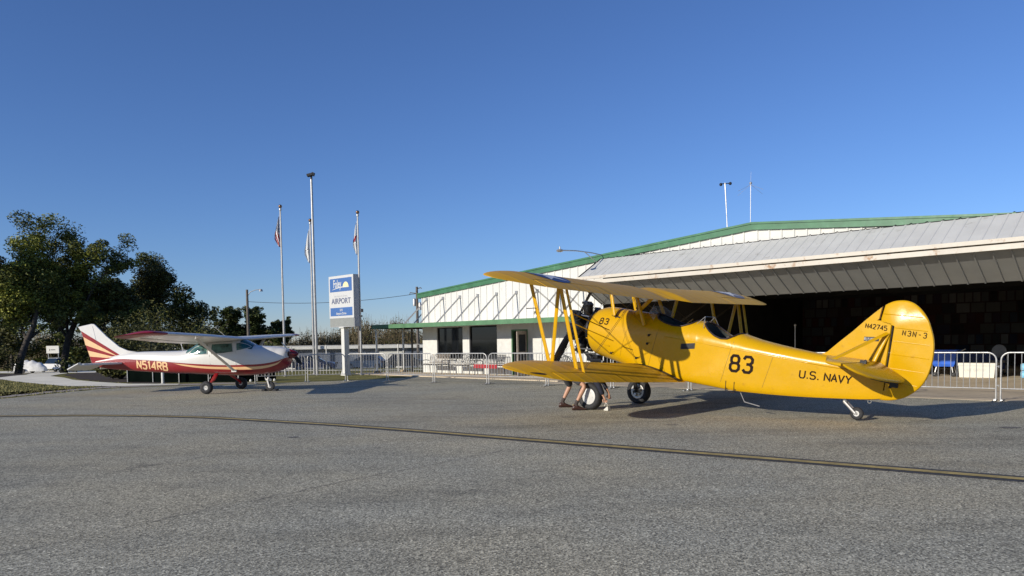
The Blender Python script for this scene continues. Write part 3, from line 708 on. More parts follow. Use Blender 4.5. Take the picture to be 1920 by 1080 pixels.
def clip_profile(P, zr):
    top = max(range(len(P)), key=lambda i: P[i].z)
    if P[-1].z <= zr: return P
    cut = []
    for a, b in zip(P, P[1:]):
        cut.append(a)
        if b.z > zr and a.z <= zr: u = (zr-a.z)/(b.z-a.z); cut.append(a+(b-a)*u); break
    L = [0.0]
    for a, b in zip(cut, cut[1:]): L.append(L[-1]+(b-a).length)
    # keep vertex rhythm of the lower 60 % and compress the rest
    out = []; n = len(P); full = [0.0]
    for a, b in zip(P, P[1:]): full.append(full[-1]+(b-a).length)
    zl_i = int(.55*(n-1)); Lk = full[zl_i]
    for i in range(n):
        if i <= zl_i and full[i] < L[-1]-.02*(n-i): d = full[i]
        else:
            base = min(Lk, L[-1]-.02*(n-zl_i)); d = base+(L[-1]-base)*(i-zl_i)/(n-1-zl_i) if i > zl_i else base*i/zl_i
        j = 0
        while j < len(L)-2 and L[j+1] < d: j += 1
        u = (d-L[j])/max(1e-9, L[j+1]-L[j]); out.append(cut[j]+(cut[j+1]-cut[j])*max(0, min(1, u)))
    return out
xs = sorted(set([-.40, -.43, -.46, -.52, -.62, -.76] + [round(-.9-.1*i, 3) for i in range(9)] + [x for x, z in RIM] + [round(-1.8-.06*i, 3) for i in range(38)] + [round(-4.1-.2*i, 3) for i in range(13)] + [-6.62]), reverse=True)
mb = MB()
for sgn in (1, -1):
    secs = [[Vector((p.x, p.y*sgn, p.z)) for p in clip_profile(half_profile(x), rim_at(x))] for x in xs]
    mb.loft(secs, False)
fus = mb.build('fuselage', 'yellow', bp, 38)
def fus_side(x, z, lift=.004):                            # point on the left side at height z
    P = half_profile(x)
    for a, b in zip(P, P[1:]):
        if a.z <= z <= b.z and a.y > .01:
            u = (z-a.z)/max(1e-9, b.z-a.z); p = a+(b-a)*u; nrm = Vector((0, b.z-a.z, -(b.y-a.y))).normalized(); return p+nrm*lift
    return Vector((x, .4, z))
# firewall ring, nose bowl edge
mb = MB(); mb.lathe([(.47, -.40), (.40, -.385), (.30, -.36), (.05, -.36)], (0, 0, -.015), (1, 0, 0), 32); mb.build('firewall', 'black_eng', bp)
# cockpit tubs, rims, seats, windshields
for (xa, xb) in ((-1.84, -3.0), (-3.10, -3.94)):
    mb = MB(); secs = []
    k = 14
    for i in range(k+1):
        x = xa+(xb-xa)*i/k; zt, zb, w, kk, zl = smooth_tab(FU, x); zr = min(rim_at(x), zt)-.01
        pe_ = clip_profile(half_profile(x), min(rim_at(x), zt-.004))[-1]; yt, zt_ = max(.0, pe_.y-.016), pe_.z-.012
        hs = [(yt, zt_), (min(yt, w-.05), zt_-.05), (min(w-.05, yt+.02), min(.02, zt_-.08)), (w-.06, -.25), (w-.12, -.30), (0, -.31)]
        secs.append([Vector((x, a, b)) for a, b in hs]+[Vector((x, -a, b)) for a, b in hs[-2::-1]])
    mb.loft(secs, False); c0 = [v for v in secs[0]]; c1 = [v for v in secs[-1]]
    mb.add([*c0, Vector((xa, 0, .2))], [tuple(range(len(c0)))]); mb.add([*c1], [tuple(range(len(c1)))])
    mb.build('cockpit_tub', 'cockpit', bp, 40)
    mb = MB()
    for sgn in (1, -1):
        pts = []
        for i in range(31):
            x = xa+(xb-xa)*i/30; zt = smooth_tab(FU, x)[0]; P = clip_profile(half_profile(x), min(rim_at(x), zt-.004)); p = P[-1]; pts.append(Vector((p.x, p.y*sgn, p.z+.006)))
        mb.path(pts, .017, 7)
    mb.build('cockpit_rim', 'leather', bp, 50)
    mb = MB(); mb.box((xb+.22, 0, -.05), (.06, .40, .62), Matrix.Rotation(R(8), 3, 'Y')); mb.box((xb+.42, 0, -.30), (.40, .40, .06)); mb.build('seat', 'leather', bp)
    mb = MB(); mb.box((xa-.03 if xa > -3 else xa-.02, 0, .13), (.03, .62, .38)); mb.build('instrument_panel', 'dark', bp)
def windshield(x, z, w, h, glass=True):
    a = [Vector((x+.02, w*.62, z-.03)), Vector((x-.13, w*.52, z+h)), Vector((x-.13, -w*.52, z+h)), Vector((x+.02, -w*.62, z-.03))]
    side = [Vector((x-.20, w*.90, z-.10)), Vector((x-.20, -w*.90, z-.10))]
    mb = MB()
    for p, q in ((a[0], a[1]), (a[1], a[2]), (a[2], a[3]), (a[1], side[0]), (a[2], side[1])): mb.tube(p, q, .0055, n=6)
    o = mb.build('windshield_frame', 'alu', bp)
windshield(-3.00, .46, .38, .13)
def windshield2(x, z):
    mb = MB()
    for (y0, y1, xo0, xo1) in ((-.16, .16, 0, 0), (.16, .34, 0, -.24), (-.16, -.34, 0, -.24)):
        p = [Vector((x+xo0, y0, z)), Vector((x+xo1, y1, z-(.13 if xo1 else 0))), Vector((x+xo1-.09, y1*.92, z+.13-(.10 if xo1 else 0))), Vector((x+xo0-.11, y0*.95, z+.17))]
        mb.add(p, [(0, 1, 2, 3)])
        for q, r in zip(p, p[1:]+p[:1]): mb.tube(q, r, .006, n=5)
    return mb
gm, gt, gb = _nodes('thin_clear_perspex'); gb.inputs['Base Color'].default_value = (.75, .8, .82, 1); gb.inputs['Roughness'].default_value = .05; gb.inputs['Alpha'].default_value = .12; MT['perspex'] = gm
windshield2(-1.76, .54).build('windshield', 'perspex', bp)

# engine
eng = MB(); eng.lathe([(.03, .34), (.12, .33), (.17, .24), (.24, .14), (.26, -.02), (.24, -.2), (.30, -.30), (.10, -.34)], (0, 0, 0.02), (1, 0, 0), 24)
engine = eng.build('engine', 'black_eng', bp)
for k in range(7):
    a = 2*PI*k/7+.1; d = Vector((0, math.sin(a), math.cos(a))); mb = MB(); prof = [(.10, .20)]
    for i in range(8): h = .25+i*.032; prof += [(.105, h), (.128, h+.004), (.128, h+.014), (.105, h+.018)]
    prof += [(.11, .51), (.12, .55), (.10, .585), (.02, .59)]
    mb.lathe(prof, (-.03, 0, .02), d, 14); c = Vector((-.03, 0, .02))
    tvec = d.cross(Vector((1, 0, 0)))
    for s in (-1, 1):
        mb.tube(c+Vector((.17, 0, 0))+d*.2+tvec*.03*s, c+Vector((.10, 0, 0))+d*.57+tvec*.055*s, .012, n=6)
        mb.box(c+Vector((.05, 0, 0))+d*.585+tvec*.06*s, (.16, .05, .05), Matrix.Rotation(-a, 3, 'X'))
    mb.build('cylinder', 'black_eng', engine, 35)
mb = MB(); mb.path([(-.28, .36*math.cos(a*PI/9), .02+.36*math.sin(a*PI/9)) for a in range(18)], .045, 8, closed=True); mb.build('exhaust_ring', 'black_eng', engine)
mb = MB(); mb.path([(.22, .10*math.cos(a*PI/7)+.0, -.30+.10*math.sin(a*PI/7)) for a in range(14)], .014, 6, closed=True); mb.build('oil_pipe', 'steel', engine)
for (y, z, l) in ((.30, -.42, .3), (.42, .3, .25), (.1, -.52, .3)):
    mb = MB(); mb.path([(.05, y, z), (-.1, y*1.05, z*1.08), (-.1-l, y*.95, z*1.02)], .018, 6); mb.build('exhaust_stub', 'steel', engine)
mb = MB(); mb.box((-.25, -.1, -.66), (.30, .22, .16)); mb.path([(-.1, .05, -.55), (-.35, .12, -.70), (-.62, .12, -.66)], .05, 8); mb.build('oil_cooler', 'black_eng', engine)
# propeller
pr = MB(); pr.lathe([(.02, .14), (.05, .12), (.07, .05), (.07, -.06)], (.40, 0, .02), (1, 0, 0), 16)
propl = pr.build('propeller', 'prop', bp)
d0 = Vector((0, .545, -.84)).normalized()
for sg in (1, -1):
    d = d0*sg; e_ = d.cross(Vector((1, 0, 0))); mb = MB(); secs = []
    for i in range(15):
        u = i/14; r = .06+1.10*u; ch = .06+.13*math.sin(min(1, u*1.35)*PI*.62) if u < .85 else .175*math.sqrt(max(0.02, 1-((u-.85)/.16)**2)); tw = -R(42-30*u); th = .045*(1-u)+.010
        cd = e_*math.cos(tw)*1.0+Vector((1, 0, 0))*math.sin(tw); nd = d.cross(cd); c = Vector((.40, 0, .02))+d*r
        secs.append([c+cd*(ch/2*math.cos(q*PI/5))+nd*(th/2*math.sin(q*PI/5)) for q in range(10)])
    mb.loft(secs, True, True, True); mb.build('blade', 'prop', propl, 50)

# wings
def naca(k, up):
    yt = 5*.125*(.2969*math.sqrt(max(k, 0))-.126*k-.3516*k*k+.2843*k**3-.1036*k**4); c = .035*4*k*(1-k)
    return c+yt*1.05 if up else c-yt*.72
KS = [0, .006, .02, .05, .09, .15, .22, .30, .40, .50, .60, .70, .74, .757, .82, .90, .96, 1.0]
def wing_pt(w, y, k, up):
    ay = abs(y); le, te = w['le'], w['te'](ay)
    if ay > w['y1']:
        u = min(1, (ay-w['y1'])/(w['span']-w['y1'])); q = 1-math.sqrt(max(0, 1-u**2.2)); xm = w['xm']; le = le+(xm-le)*q; te = te+(xm-te)*(1-math.sqrt(max(0, 1-u**1.6)))
    ch = le-te; full = w['le']-w['te'](2.0)
    z = w['z']+ay*math.tan(w['dih']); zs = math.sin(w['inc']); ch_ = max(ch, .012)
    x = le-ch_*k; zz = z+(x-w['te'](2.0))*math.tan(w['inc'])+naca(k, up)*ch_*(.35+.65*min(1, ch/full))
    return Vector((x, y, zz))
def build_wing(name, w, stations, ail, parts_parent):
    """wing surface with a separate aileron on each side"""
    mb = MB(); am = {1: MB(), -1: MB()}
    loops = {}
    for up in (True, False):
        grid = [[wing_pt(w, y, k, up) for k in KS] for y in stations]
        for i in range(len(stations)-1):
            ym = (stations[i]+stations[i+1])/2; isa = ail[0] < abs(ym) < ail[1]; gap = (ail[0]-.025 < abs(ym) < ail[0]) or (ail[1] < abs(ym) < ail[1]+.025)
            for j in range(len(KS)-1):
                km = (KS[j]+KS[j+1])/2; q = [grid[i][j], grid[i][j+1], grid[i+1][j+1], grid[i+1][j]]
                if isa and km > .757: am[1 if ym > 0 else -1].add(q, [(0, 1, 2, 3)])
                elif (isa and km > .74) or (gap and km > .757): continue
                else: mb.add(q, [(0, 1, 2, 3)])
    for y in (stations[0], stations[-1]): pass
    for i in range(len(stations)-1):                      # rear spar closing the aileron bay
        ym = (stations[i]+stations[i+1])/2
        if ail[0] < abs(ym) < ail[1]:
            a, b, c, d = (wing_pt(w, stations[i], .742, True), wing_pt(w, stations[i], .742, False), wing_pt(w, stations[i+1], .742, False), wing_pt(w, stations[i+1], .742, True)); mb.add([a, b, c, d], [(0, 1, 2, 3)])
            s = 1 if ym > 0 else -1
            a, b, c, d = (wing_pt(w, stations[i], .757, True), wing_pt(w, stations[i], .757, False), wing_pt(w, stations[i+1], .757, False), wing_pt(w, stations[i+1], .757, True)); am[s].add([a, b, c, d], [(0, 1, 2, 3)])
    for s in (1, -1):
        for ye in ail:
            ys = [yy for yy in stations if abs(yy-s*ye) < 1e-6]
            if ys:
                pu = [wing_pt(w, ys[0], k, True) for k in KS if k >= .757]; pl = [wing_pt(w, ys[0], k, False) for k in KS if k >= .757]
                am[s].add(pu+pl[::-1], [tuple(range(len(pu)+len(pl)))])
    me = mb; bmm = me.build(name, 'fabric', parts_parent, 40)
    for s in (1, -1):
        if am[s].v: am[s].build('aileron', 'fabric', bmm, 40)
    # weld
    return bmm
def weld(o, d=1e-4):
    bm = bmesh.new(); bm.from_mesh(o.data); bmesh.ops.remove_doubles(bm, verts=bm.verts, dist=d); bmesh.ops.recalc_face_normals(bm, faces=bm.faces); bm.to_mesh(o.data); bm.free()
    o.data.polygons.foreach_set('use_smooth', [True]*len(o.data.polygons)); o.data.set_sharp_from_angle(angle=R(40))
    for c in o.children: weld(c, d)
UW = dict(le=-.95, te=lambda y: -2.40+(.42*(.5+.5*math.cos(PI*min(1, y/.48)))**.5 if y < .48 else 0), z=.825, inc=.100, dih=.020, span=4.88, y1=3.85, xm=-1.66)
LW = dict(le=-1.50, te=lambda y: -2.97, z=-.79, inc=.075, dih=.040, span=4.70, y1=3.65, xm=-2.05)
def stat(span, y1, ail, y0=None):
    s = set(); 
    yy = 0.0 if y0 is None else y0
    while yy < y1: s.add(round(yy, 3)); yy += .15 if yy > .6 else .06
    for k in range(15): s.add(round(y1+(span-y1)*math.sin(PI/2*k/14), 4))
    for a in ail: s |= {a}
    s |= {round(ail[0]-.025, 3), round(ail[1]+.025, 3)}
    return sorted(s)
ailU = (2.45, 4.2); ailL = (2.45, 4.1)
st = stat(4.88, 3.85, ailU); up_w = build_wing('upper_wing', UW, sorted(set([-y for y in st]+st)), ailU, bp); weld(up_w)
st = stat(4.70, 3.65, ailL, .36)
for sgn in (1, -1): lw = build_wing('lower_wing', LW, sorted([sgn*y for y in st]), ailL, bp); weld(lw)
# dark strip laid along each lower wing root, wing-tip grip slots
for sgn in (1, -1):
    mb = MB()
    for i in range(12):
        k0, k1 = .08+.9*i/12, .08+.9*(i+1)/12
        mb.add([wing_pt(LW, sgn*y, k, True)+Vector((0, 0, .005)) for y, k in ((.45, k0), (.62, k0), (.62, k1), (.45, k1))], [(0, 1, 2, 3)])
    weld(mb.build('root_strip', 'dark', bp))
for wv, yy in ((LW, 4.56),):
    for sgn in (1, -1):
        pts = []; mb = MB()
        for a in range(12): pts.append(wing_pt(wv, sgn*(yy-.16+.12*math.cos(a*PI/6)), .84+.045*math.sin(a*PI/6), True)+Vector((0, 0, .004)))
        mb.add(pts, [tuple(range(12))]); mb.build('hand_hold', 'dark', bp)
# star insignia on both upper wings: disc and star laid over the surface
for sgn in (1, -1):
    def on(u, v, lift):
        y = sgn*3.45+u; x = -1.63+v; le, te = UW['le'], UW['te'](2.0); k = (le-x)/(le-te); return wing_pt(dict(UW, y1=9), y, max(0.01, min(.99, k)), True)+Vector((0, 0, .006+lift))
    rad = .43; rings = []; mb = MB()
    mb.add([on(0, 0, 0)], []); o0 = 0
    for ri in range(1, 9): mb.add([on(rad*ri/8*math.cos(a*PI/20), rad*ri/8*math.sin(a*PI/20), 0) for a in range(40)], [])
    fs = [(0, 1+a, 1+(a+1) % 40) for a in range(40)]+[(1+(ri-1)*40+a, 1+ri*40+a, 1+ri*40+(a+1) % 40, 1+(ri-1)*40+(a+1) % 40) for ri in range(1, 8) for a in range(40)]
    mb.f = fs; mb.m = [0]*len(fs); ins = mb.build('insignia', 'blue_in', bp, 0)
    mb = MB(); P = []
    for k in range(10):
        rr = rad*.97 if k % 2 == 0 else rad*.37; a = PI/2+k*PI/5; P.append((rr*math.cos(a), rr*math.sin(a)))
    for k in range(10):
        a, b = P[k], P[(k+1) % 10]
        for i in range(5):
            for j in range(5-i):
                def bc(p, q): return on(a[0]*p/5+b[0]*q/5, a[1]*p/5+b[1]*q/5, .004)
                mb.add([bc(i, j), bc(i+1, j), bc(i, j+1)], [(0, 1, 2)])
                if i+j < 4: mb.add([bc(i+1, j), bc(i+1, j+1), bc(i, j+1)], [(0, 1, 2)])
    mb.build('star', 'white_in', ins, 0)
# interplane struts and aileron links
for sgn in (1, -1):
    fu = Vector((-1.22, 3.42*sgn, .96)); ru = Vector((-1.96, 3.42*sgn, .92)); fl = Vector((-1.76, 3.28*sgn, -.53)); rl = Vector((-2.43, 3.28*sgn, -.59))
    mb = MB(); mb.slab(fu, fl, .085, .035, (1, 0, 0)); 
    for u in (.33, .62, .86):
        p = fu+(fl-fu)*u; mb.slab(p-(fl-fu).normalized()*.008, p+(fl-fu).normalized()*.008, .092, .042, (1, 0, 0))
    mb.build('interplane_strut', 'yellow', bp, 50)
    mb = MB(); mb.slab(ru, rl, .085, .035, (1, 0, 0)); mb.build('interplane_strut', 'yellow', bp, 50)
    mb = MB(); mb.slab(ru+Vector((.05, 0, 0)), fl+Vector((-.05, 0, .02)), .085, .035, (1, 0, 0)); mb.build('interplane_strut', 'yellow', bp, 50)
    mb = MB(); mb.slab(Vector((-2.10, 3.42*sgn, .90)), Vector((-2.60, 3.28*sgn, -.61)), .06, .03, (1, 0, 0)); mb.box((-2.64, 3.28*sgn, -.63), (.14, .05, .03)); mb.build('aileron_strut', 'yellow', bp, 50)
mb = MB(); p = Vector((-1.39, 3.39, .5)); mb.tube(p+Vector((0, 0, 0)), p+Vector((.05, .22, -.02)), .008, n=5); mb.path([p+Vector((.02*math.sin(a), .04*math.cos(a), -.12+.06*math.sin(a*1.3))) for a in (0, .8, 1.6, 2.4)], .008, 5); mb.build('pitot_tube', 'dark', bp)
# cabane struts
for sgn in (1, -1):
    for a, b in (((-.90, .42, .88), (-1.06, .44, .40)), ((-1.56, .42, .90), (-1.88, .47, .27)), ((-2.05, .45, .92), (-1.93, .47, .30) if sgn < 0 else (-1.60, .40, .50))):
        mb = MB(); mb.slab(Vector((a[0], a[1]*sgn, a[2])), Vector((b[0], b[1]*sgn, b[2])), .085, .035, (1, 0, 0)); mb.build('cabane_strut', 'yellow', bp, 50)
# bracing wires
mb = MB(); wr = .0042
for sgn in (1, -1):
    for dx in (0, .035):
        mb.tube((-1.25+dx, 3.38*sgn, .90), (-1.12+dx, .46*sgn, -.45), wr, n=4); mb.tube((-1.96+dx, 3.38*sgn, .90), (-1.80+dx, .46*sgn, -.45), wr, n=4)
        mb.tube((-.95+dx, .42*sgn, .90), (-1.80+dx, 3.25*sgn, -.56), wr, n=4); mb.tube((-1.60+dx, .42*sgn, .90), (-2.48+dx, 3.25*sgn, -.62), wr, n=4)
    mb.tube((-.92, .42*sgn, .88), (-1.85, .46*sgn, .28), wr, n=4)
    mb.tube((-.92, .42*sgn, .88), (-1.02, -.42*sgn, .42), wr, n=4); mb.tube((-1.58, .42*sgn, .9), (-1.86, -.44*sgn, .28), wr, n=4)
mb.build('bracing_wires', 'wire', bp)
for sgn in (1, -1):
    mb = MB(); mb.slab((-1.46, 1.55*sgn, .28), (-1.62, 1.62*sgn, -.05), .02, .01, (1, 0, 0)) if False else None
    mb.tube((-1.42, 2.3*sgn, .42), (-1.60, 1.3*sgn, .13), .011, n=6); mb.tube((-1.15, 1.9*sgn, .20), (-1.55, 1.05*sgn, -.10), .011, n=6); mb.build('wire_spreader', 'yellow', bp)
# fuselage fittings
mb = MB()
for (x, z) in ((-1.08, -.42), (-1.76, -.44), (-2.02, .08), (-2.0, -.1)):
    p = fus_side(x, z, .0); mb.ball(p, .03, 8); mb.tube(p, p+Vector((-.08, .05, .03)), .007, n=5)
mb.build('wire_fitting', 'dark', bp)
mb = MB(); p = fus_side(-1.06, .40, .0); mb.tube(p+Vector((.10, .02, 0)), p+Vector((-.12, .02, -.03)), .018, n=6); mb.tube(p+Vector((0, .03, .04)), p+Vector((-.02, .03, -.09)), .016, n=6); mb.build('strut_fitting', 'leather', bp)
# markings
def sidefn(x0, z0, slope=0.0, lift=.0045):
    return lambda u, v, l: fus_side(x0-u, z0+v+slope*u, lift+l)
mk = lettering(MB(), '83', .30, .17, .085, .055, sidefn(-3.90, -.39, .035)); mk.build('marking_number', 'marking', fus, 0)
mk = lettering(MB(), 'U.S. NAVY', .135, .092, .026, .024, sidefn(-5.22, -.325, .02), 3); mk.build('marking_lettering', 'marking', fus, 0)
mk = lettering(MB(), '83', .12, .085, .05, .023, sidefn(-.71, .19, 0)); mk.build('marking_number', 'marking', fus, 0)
for zx in ((-2.81, -.01, -.11),):
    mb = MB()
    P = [fus_side(-2.80-.31*u, .0+.05*u-.115*v, .006) for u, v in ((0, 0), (1, 0), (1, 1), (0, 1))]; mb.add(P, [(0, 1, 2, 3)])
    P2 = [fus_side(-2.84-.23*u, -.022+.045*u-.07*v, .010) for u, v in ((0, 0), (1, 0), (1, 1), (0, 1))]; mb.add(P2, [(0, 1, 2, 3)])
    mb.build('side_vent', 'dark', fus, 0)
# panel seams and longeron fairing line
mb = MB()
def seam(pts, r=.0028):
    P = [fus_side(x, z, .0005) for x, z in pts]; mb.path(P, r, 4)
for x in (-1.30, -2.05, -3.72, -4.55): 
    zt, zb, w, kk, zl = smooth_tab(FU, x); seam([(x-.02*i, zb+.06+(zl+.12-zb-.06)*i/9) for i in range(10)])
mb.build('panel_seam', 'marking', fus, 0) if False else mb.build('panel_seam', 'leather', fus, 0)
mb = MB()
P = [fus_side(x, smooth_tab(FU, x)[4]-.01, .0) for x in [-2.4-.15*i for i in range(27)]]; mb.path(P, .011, 6)
P = [fus_side(x, smooth_tab(FU, x)[4]-.01, .0)*1 for x in [-2.4-.15*i for i in range(27)]]; mb.path([Vector((p.x, -p.y, p.z)) for p in P], .011, 6)
mb.build('longeron_fairing', 'yellow', fus, 60)
mb = MB()
for x in (-3.85, -4.02):
    p = fus_side(x, -.60, .01); q = Vector((x+.0, p.y-.03, -.80)); mb.path([p, q, q+Vector((-.03, 0, .06))], .007, 5)
mb.tube(Vector((-3.85, .3, -.80)), Vector((-4.02, .3, -.82)), .008, n=5); mb.build('step', 'leather', bp)
mb = MB(); mb.path([(-4.08, .2, -.78), (-4.20, .2, -.97), (-4.52, .2, -1.0)], .010, 5); mb.build('foot_step', 'alu', bp)
# landing gear
for sgn in (1, -1):
    hub = Vector((-1.015, .93*sgn, -1.365-.011*sgn)); mb = MB()
    mb.slab(Vector((-1.0, .62*sgn, -.60)), hub+Vector((0, -.15*sgn, .05)), .11, .06, (1, 0, 0))
    mb.tube(hub+Vector((0, -.20*sgn, 0)), hub, .035); mb.build('landing_gear_leg', 'black_eng', bp, 50)
    mb = MB(); r0, hw = .30, .095
    prof = [(.175, -hw*.75), (.205, -hw), (.255, -hw*1.04), (.288, -hw*.75), (.300, -hw*.3), (.302, 0), (.300, hw*.3), (.288, hw*.75), (.255, hw*1.04), (.205, hw), (.175, hw*.75)]
    wax = RN.inverted() @ (RN @ Vector((0, 1, 0)))
    mb.lathe(prof, hub, (0, sgn, 0), 40); wh = mb.build('wheel', 'tyre', bp, 50)
    if sgn > 0:
        mb = MB(); mb.lathe([(.01, .085), (.06, .085), (.13, .078), (.18, .066), (.186, .05), (.186, -.06), (.01, -.06)], hub, (0, 1, 0), 36)
        for k in range(6): mb.lathe([(.001, .089), (.012, .088), (.014, .08)], hub+Vector((.10*math.cos(k*PI/3), 0, .10*math.sin(k*PI/3))), (0, 1, 0), 8)
        mb.build('wheel_cover', 'hub_w', wh, 40)
    else:
        mb = MB(); mb.lathe([(.04, -.11), (.05, -.06), (.12, -.05), (.13, -.07), (.155, -.075), (.178, -.07), (.186, -.04), (.186, .06)], hub, (0, -1, 0), 32); mb.build('rim', 'galv', wh, 40)
        mb = MB()
        for k in range(5): mb.lathe([(.001, .115), (.03, .11), (.035, .05)], hub+Vector((.085*math.cos(k*PI*.4), 0, .085*math.sin(k*PI*.4))), (0, 1, 0), 10)
        mb.build('brake', 'galv', wh, 40)
# tail wheel
tw = Vector((-6.24, 0, -.825)); mb = MB(); mb.lathe([(.05, -.030), (.09, -.035), (.112, -.020), (.117, 0), (.112, .020), (.09, .035), (.05, .030)], tw, (0, 1, 0), 28); wt = mb.build('tail_wheel', 'tyre', bp, 50)
mb = MB(); mb.lathe([(.01, .03), (.025, .04), (.035, .026), (.050, .034), (.054, .02), (.054, -.03), (.01, -.03)], tw, (0, 1, 0), 20); mb.build('rim', 'hub_w', wt, 40)
mb = MB(); mb.tube((-5.98, 0, -.56), (-6.02, .0, -.68), .035); mb.tube((-6.0, .045, -.64), tw+Vector((0.01, .055, 0)), .026); mb.tube((-6.0, -.045, -.64), tw+Vector((.01, -.055, 0)), .026); mb.tube(tw+Vector((0, -.06, 0)), tw+Vector((0, .06, 0)), .015); mb.build('tail_wheel_fork', 'alu', bp, 40)
mb = MB(); mb.path([(-6.42+.03*math.cos(a*PI/5), .0, -.575+.03*math.sin(a*PI/5)) for a in range(10)], .007, 5, closed=True); mb.build('tie_down_ring', 'alu', bp)
# fin and rudder
xz = lambda u, v, w: Vector((u, w, v))
finO = [(-5.40, .10), (-5.56, .19), (-5.75, .40), (-5.97, .63), (-6.15, .84), (-6.29, .99), (-6.405, 1.105), (-6.385, .90), (-6.355, .865), (-6.60, .835), (-6.605, .40), (-6.605, .04), (-6.3, .05), (-5.9, .08)]
mb = MB(); mb.plate(finO, xz, .06, .035); fin = mb.build('fin', 'yellow', bp, 50)
rudO = [(-6.44, 1.135), (-6.56, 1.205), (-6.70, 1.235), (-6.83, 1.225), (-6.94, 1.175), (-7.05, 1.08), (-7.15, .95), (-7.22, .80), (-7.275, .65), (-7.305, .50), (-7.315, .32), (-7.305, .15), (-7.27, -.02), (-7.21, -.16), (-7.12, -.28), (-7.0, -.39), (-6.87, -.46), (-6.74, -.50), (-6.60, -.515), (-6.50, -.50), (-6.50, -.44), (-6.63, -.36), (-6.635, .78), (-6.625, .805), (-6.41, .855), (-6.405, .9)]
_r = rudO[:20]; _s = []
for i in range(19):
    p0, p1, p2, p3 = _r[max(i-1, 0)], _r[i], _r[i+1], _r[min(i+2, 19)]
    for u in (0, .33, .66): _s.append(tuple(.5*((2*p1[k])+(-p0[k]+p2[k])*u+(2*p0[k]-5*p1[k]+4*p2[k]-p3[k])*u*u+(-p0[k]+3*p1[k]-3*p2[k]+p3[k])*u**3) for k in (0, 1)))
rudO = _s+rudO[19:]
mb = MB(); mb.plate(rudO, xz, .06, .035); rud = mb.build('rudder', 'yellow', bp, 50)
mb = MB(); mb.slab((-6.618, 0, -.02), (-6.618, 0, .80), .010, .058, (1, 0, 0)); mb.build('hinge_gap', 'leather', bp)
mb = MB()
for z in (.98, .76, .53, .30, .06, -.18):
    xe = [(1.235, -6.75), (1.1, -7.0), (.95, -7.13), (.65, -7.26), (.32, -7.30), (.15, -7.29), (-.16, -7.20), (-.39, -6.98)]
    x1 = lerp_tab(xe, z)[0]+.04; x0 = -6.66 if z < .85 else -6.44
    for s in (1, -1): mb.tube((x0, s*.0295, z), (x1, s*.0275, z-.005), .008, n=6)
mb.build('rudder_rib', 'yellow', rud, 60)
def finfn(x0, z0, slope, lift=.0325): return lambda u, v, l: Vector((x0-u, lift+l, z0+v+slope*u))
lettering(MB(), 'N42745', .078, .044, .018, .015, finfn(-6.175, .705, -.03), 2).build('marking_lettering', 'marking', fin, 0)
lettering(MB(), 'N3N-3', .085, .045, .037, .014, finfn(-6.79, .645, -.02), 2).build('marking_lettering', 'marking', rud, 0)
mb = MB(); mb.add([Vector((x, .0325, z)) for x, z in ((-6.18, .475), (-6.43, .495), (-6.43, .57), (-6.18, .55))], [(0, 1, 2, 3)]); stk = mb.build('sticker', 'dark', fin, 0)
lettering(MB(), 'FLY NAVY', .045, .019, .006, .007, finfn(-6.19, .49, .08, .0345), 1).build('sticker_lettering', 'sign_white', stk, 0)
# tailplane, elevators and struts
for sgn in (1, -1):
    xy = lambda u, v, w: Vector((u, v*sgn, .125+w))
    so = [(-5.62, .16), (-5.70, .36), (-5.82, .7), (-5.95, 1.05), (-6.08, 1.4), (-6.20, 1.62), (-6.34, 1.74), (-6.47, 1.79), (-6.475, 1.2), (-6.475, .6), (-6.475, .04), (-6.1, .03)]
    mb = MB(); mb.plate(so, xy, .055, .03); mb.build('tailplane', 'yellow', bp, 50)
    dr = R(-24)
    def el(u, v, w): d = -u-6.49; return Vector((-6.50-d*math.cos(dr), v*sgn, .125+d*math.sin(dr)+w))
    eo = [(-6.478, 1.76), (-6.58, 1.76), (-6.70, 1.70), (-6.82, 1.54), (-6.92, 1.28), (-6.99, 1.0), (-7.04, .65), (-7.06, .40), (-7.04, .26), (-6.97, .17), (-6.80, .09), (-6.478, .05)]
    mb = MB(); mb.plate(eo, el, .045, .03); e_o = mb.build('elevator', 'yellow', bp, 50)
    mb = MB(); mb.slab((-6.47, .93*sgn, .14), (-6.55, .88*sgn, .19), .04, .02, (0, 0, 1)); mb.box((-6.52, .92*sgn, .165), (.10, .05, .05)); mb.build('hinge_cover', 'dark', e_o)
    mb = MB(); mb.slab((-6.05, 1.02*sgn, .14), (-6.55, .04*sgn, .655), .085, .025, (1, 0, 0)); mb.slab((-6.44, .17*sgn, .14), (-6.56, .04*sgn, .645), .07, .03, (1, 0, 0)); mb.build('tail_strut', 'yellow', bp, 50)
mb = MB(); p = Vector((-6.42, .12, -.16)); mb.tube(p, p+Vector((-.36, .03, -.03)), .012, n=6); mb.box(p+Vector((-.40, .03, -.05)), (.12, .05, .08)); mb.tube(p+Vector((-.34, .03, -.06)), p+Vector((-.36, .02, .12)), .016, n=6); mb.ball(p+Vector((-.34, .03, -.09)), .03, 8); mb.build('elevator_horn', 'dark', bp)
mb = MB()
for s in (1,): mb.tube((-.36, .45, -.17), (-1.05, .50, -.27), .009, n=5)
mb.build('cowl_strip', 'yellow', fus, 0)

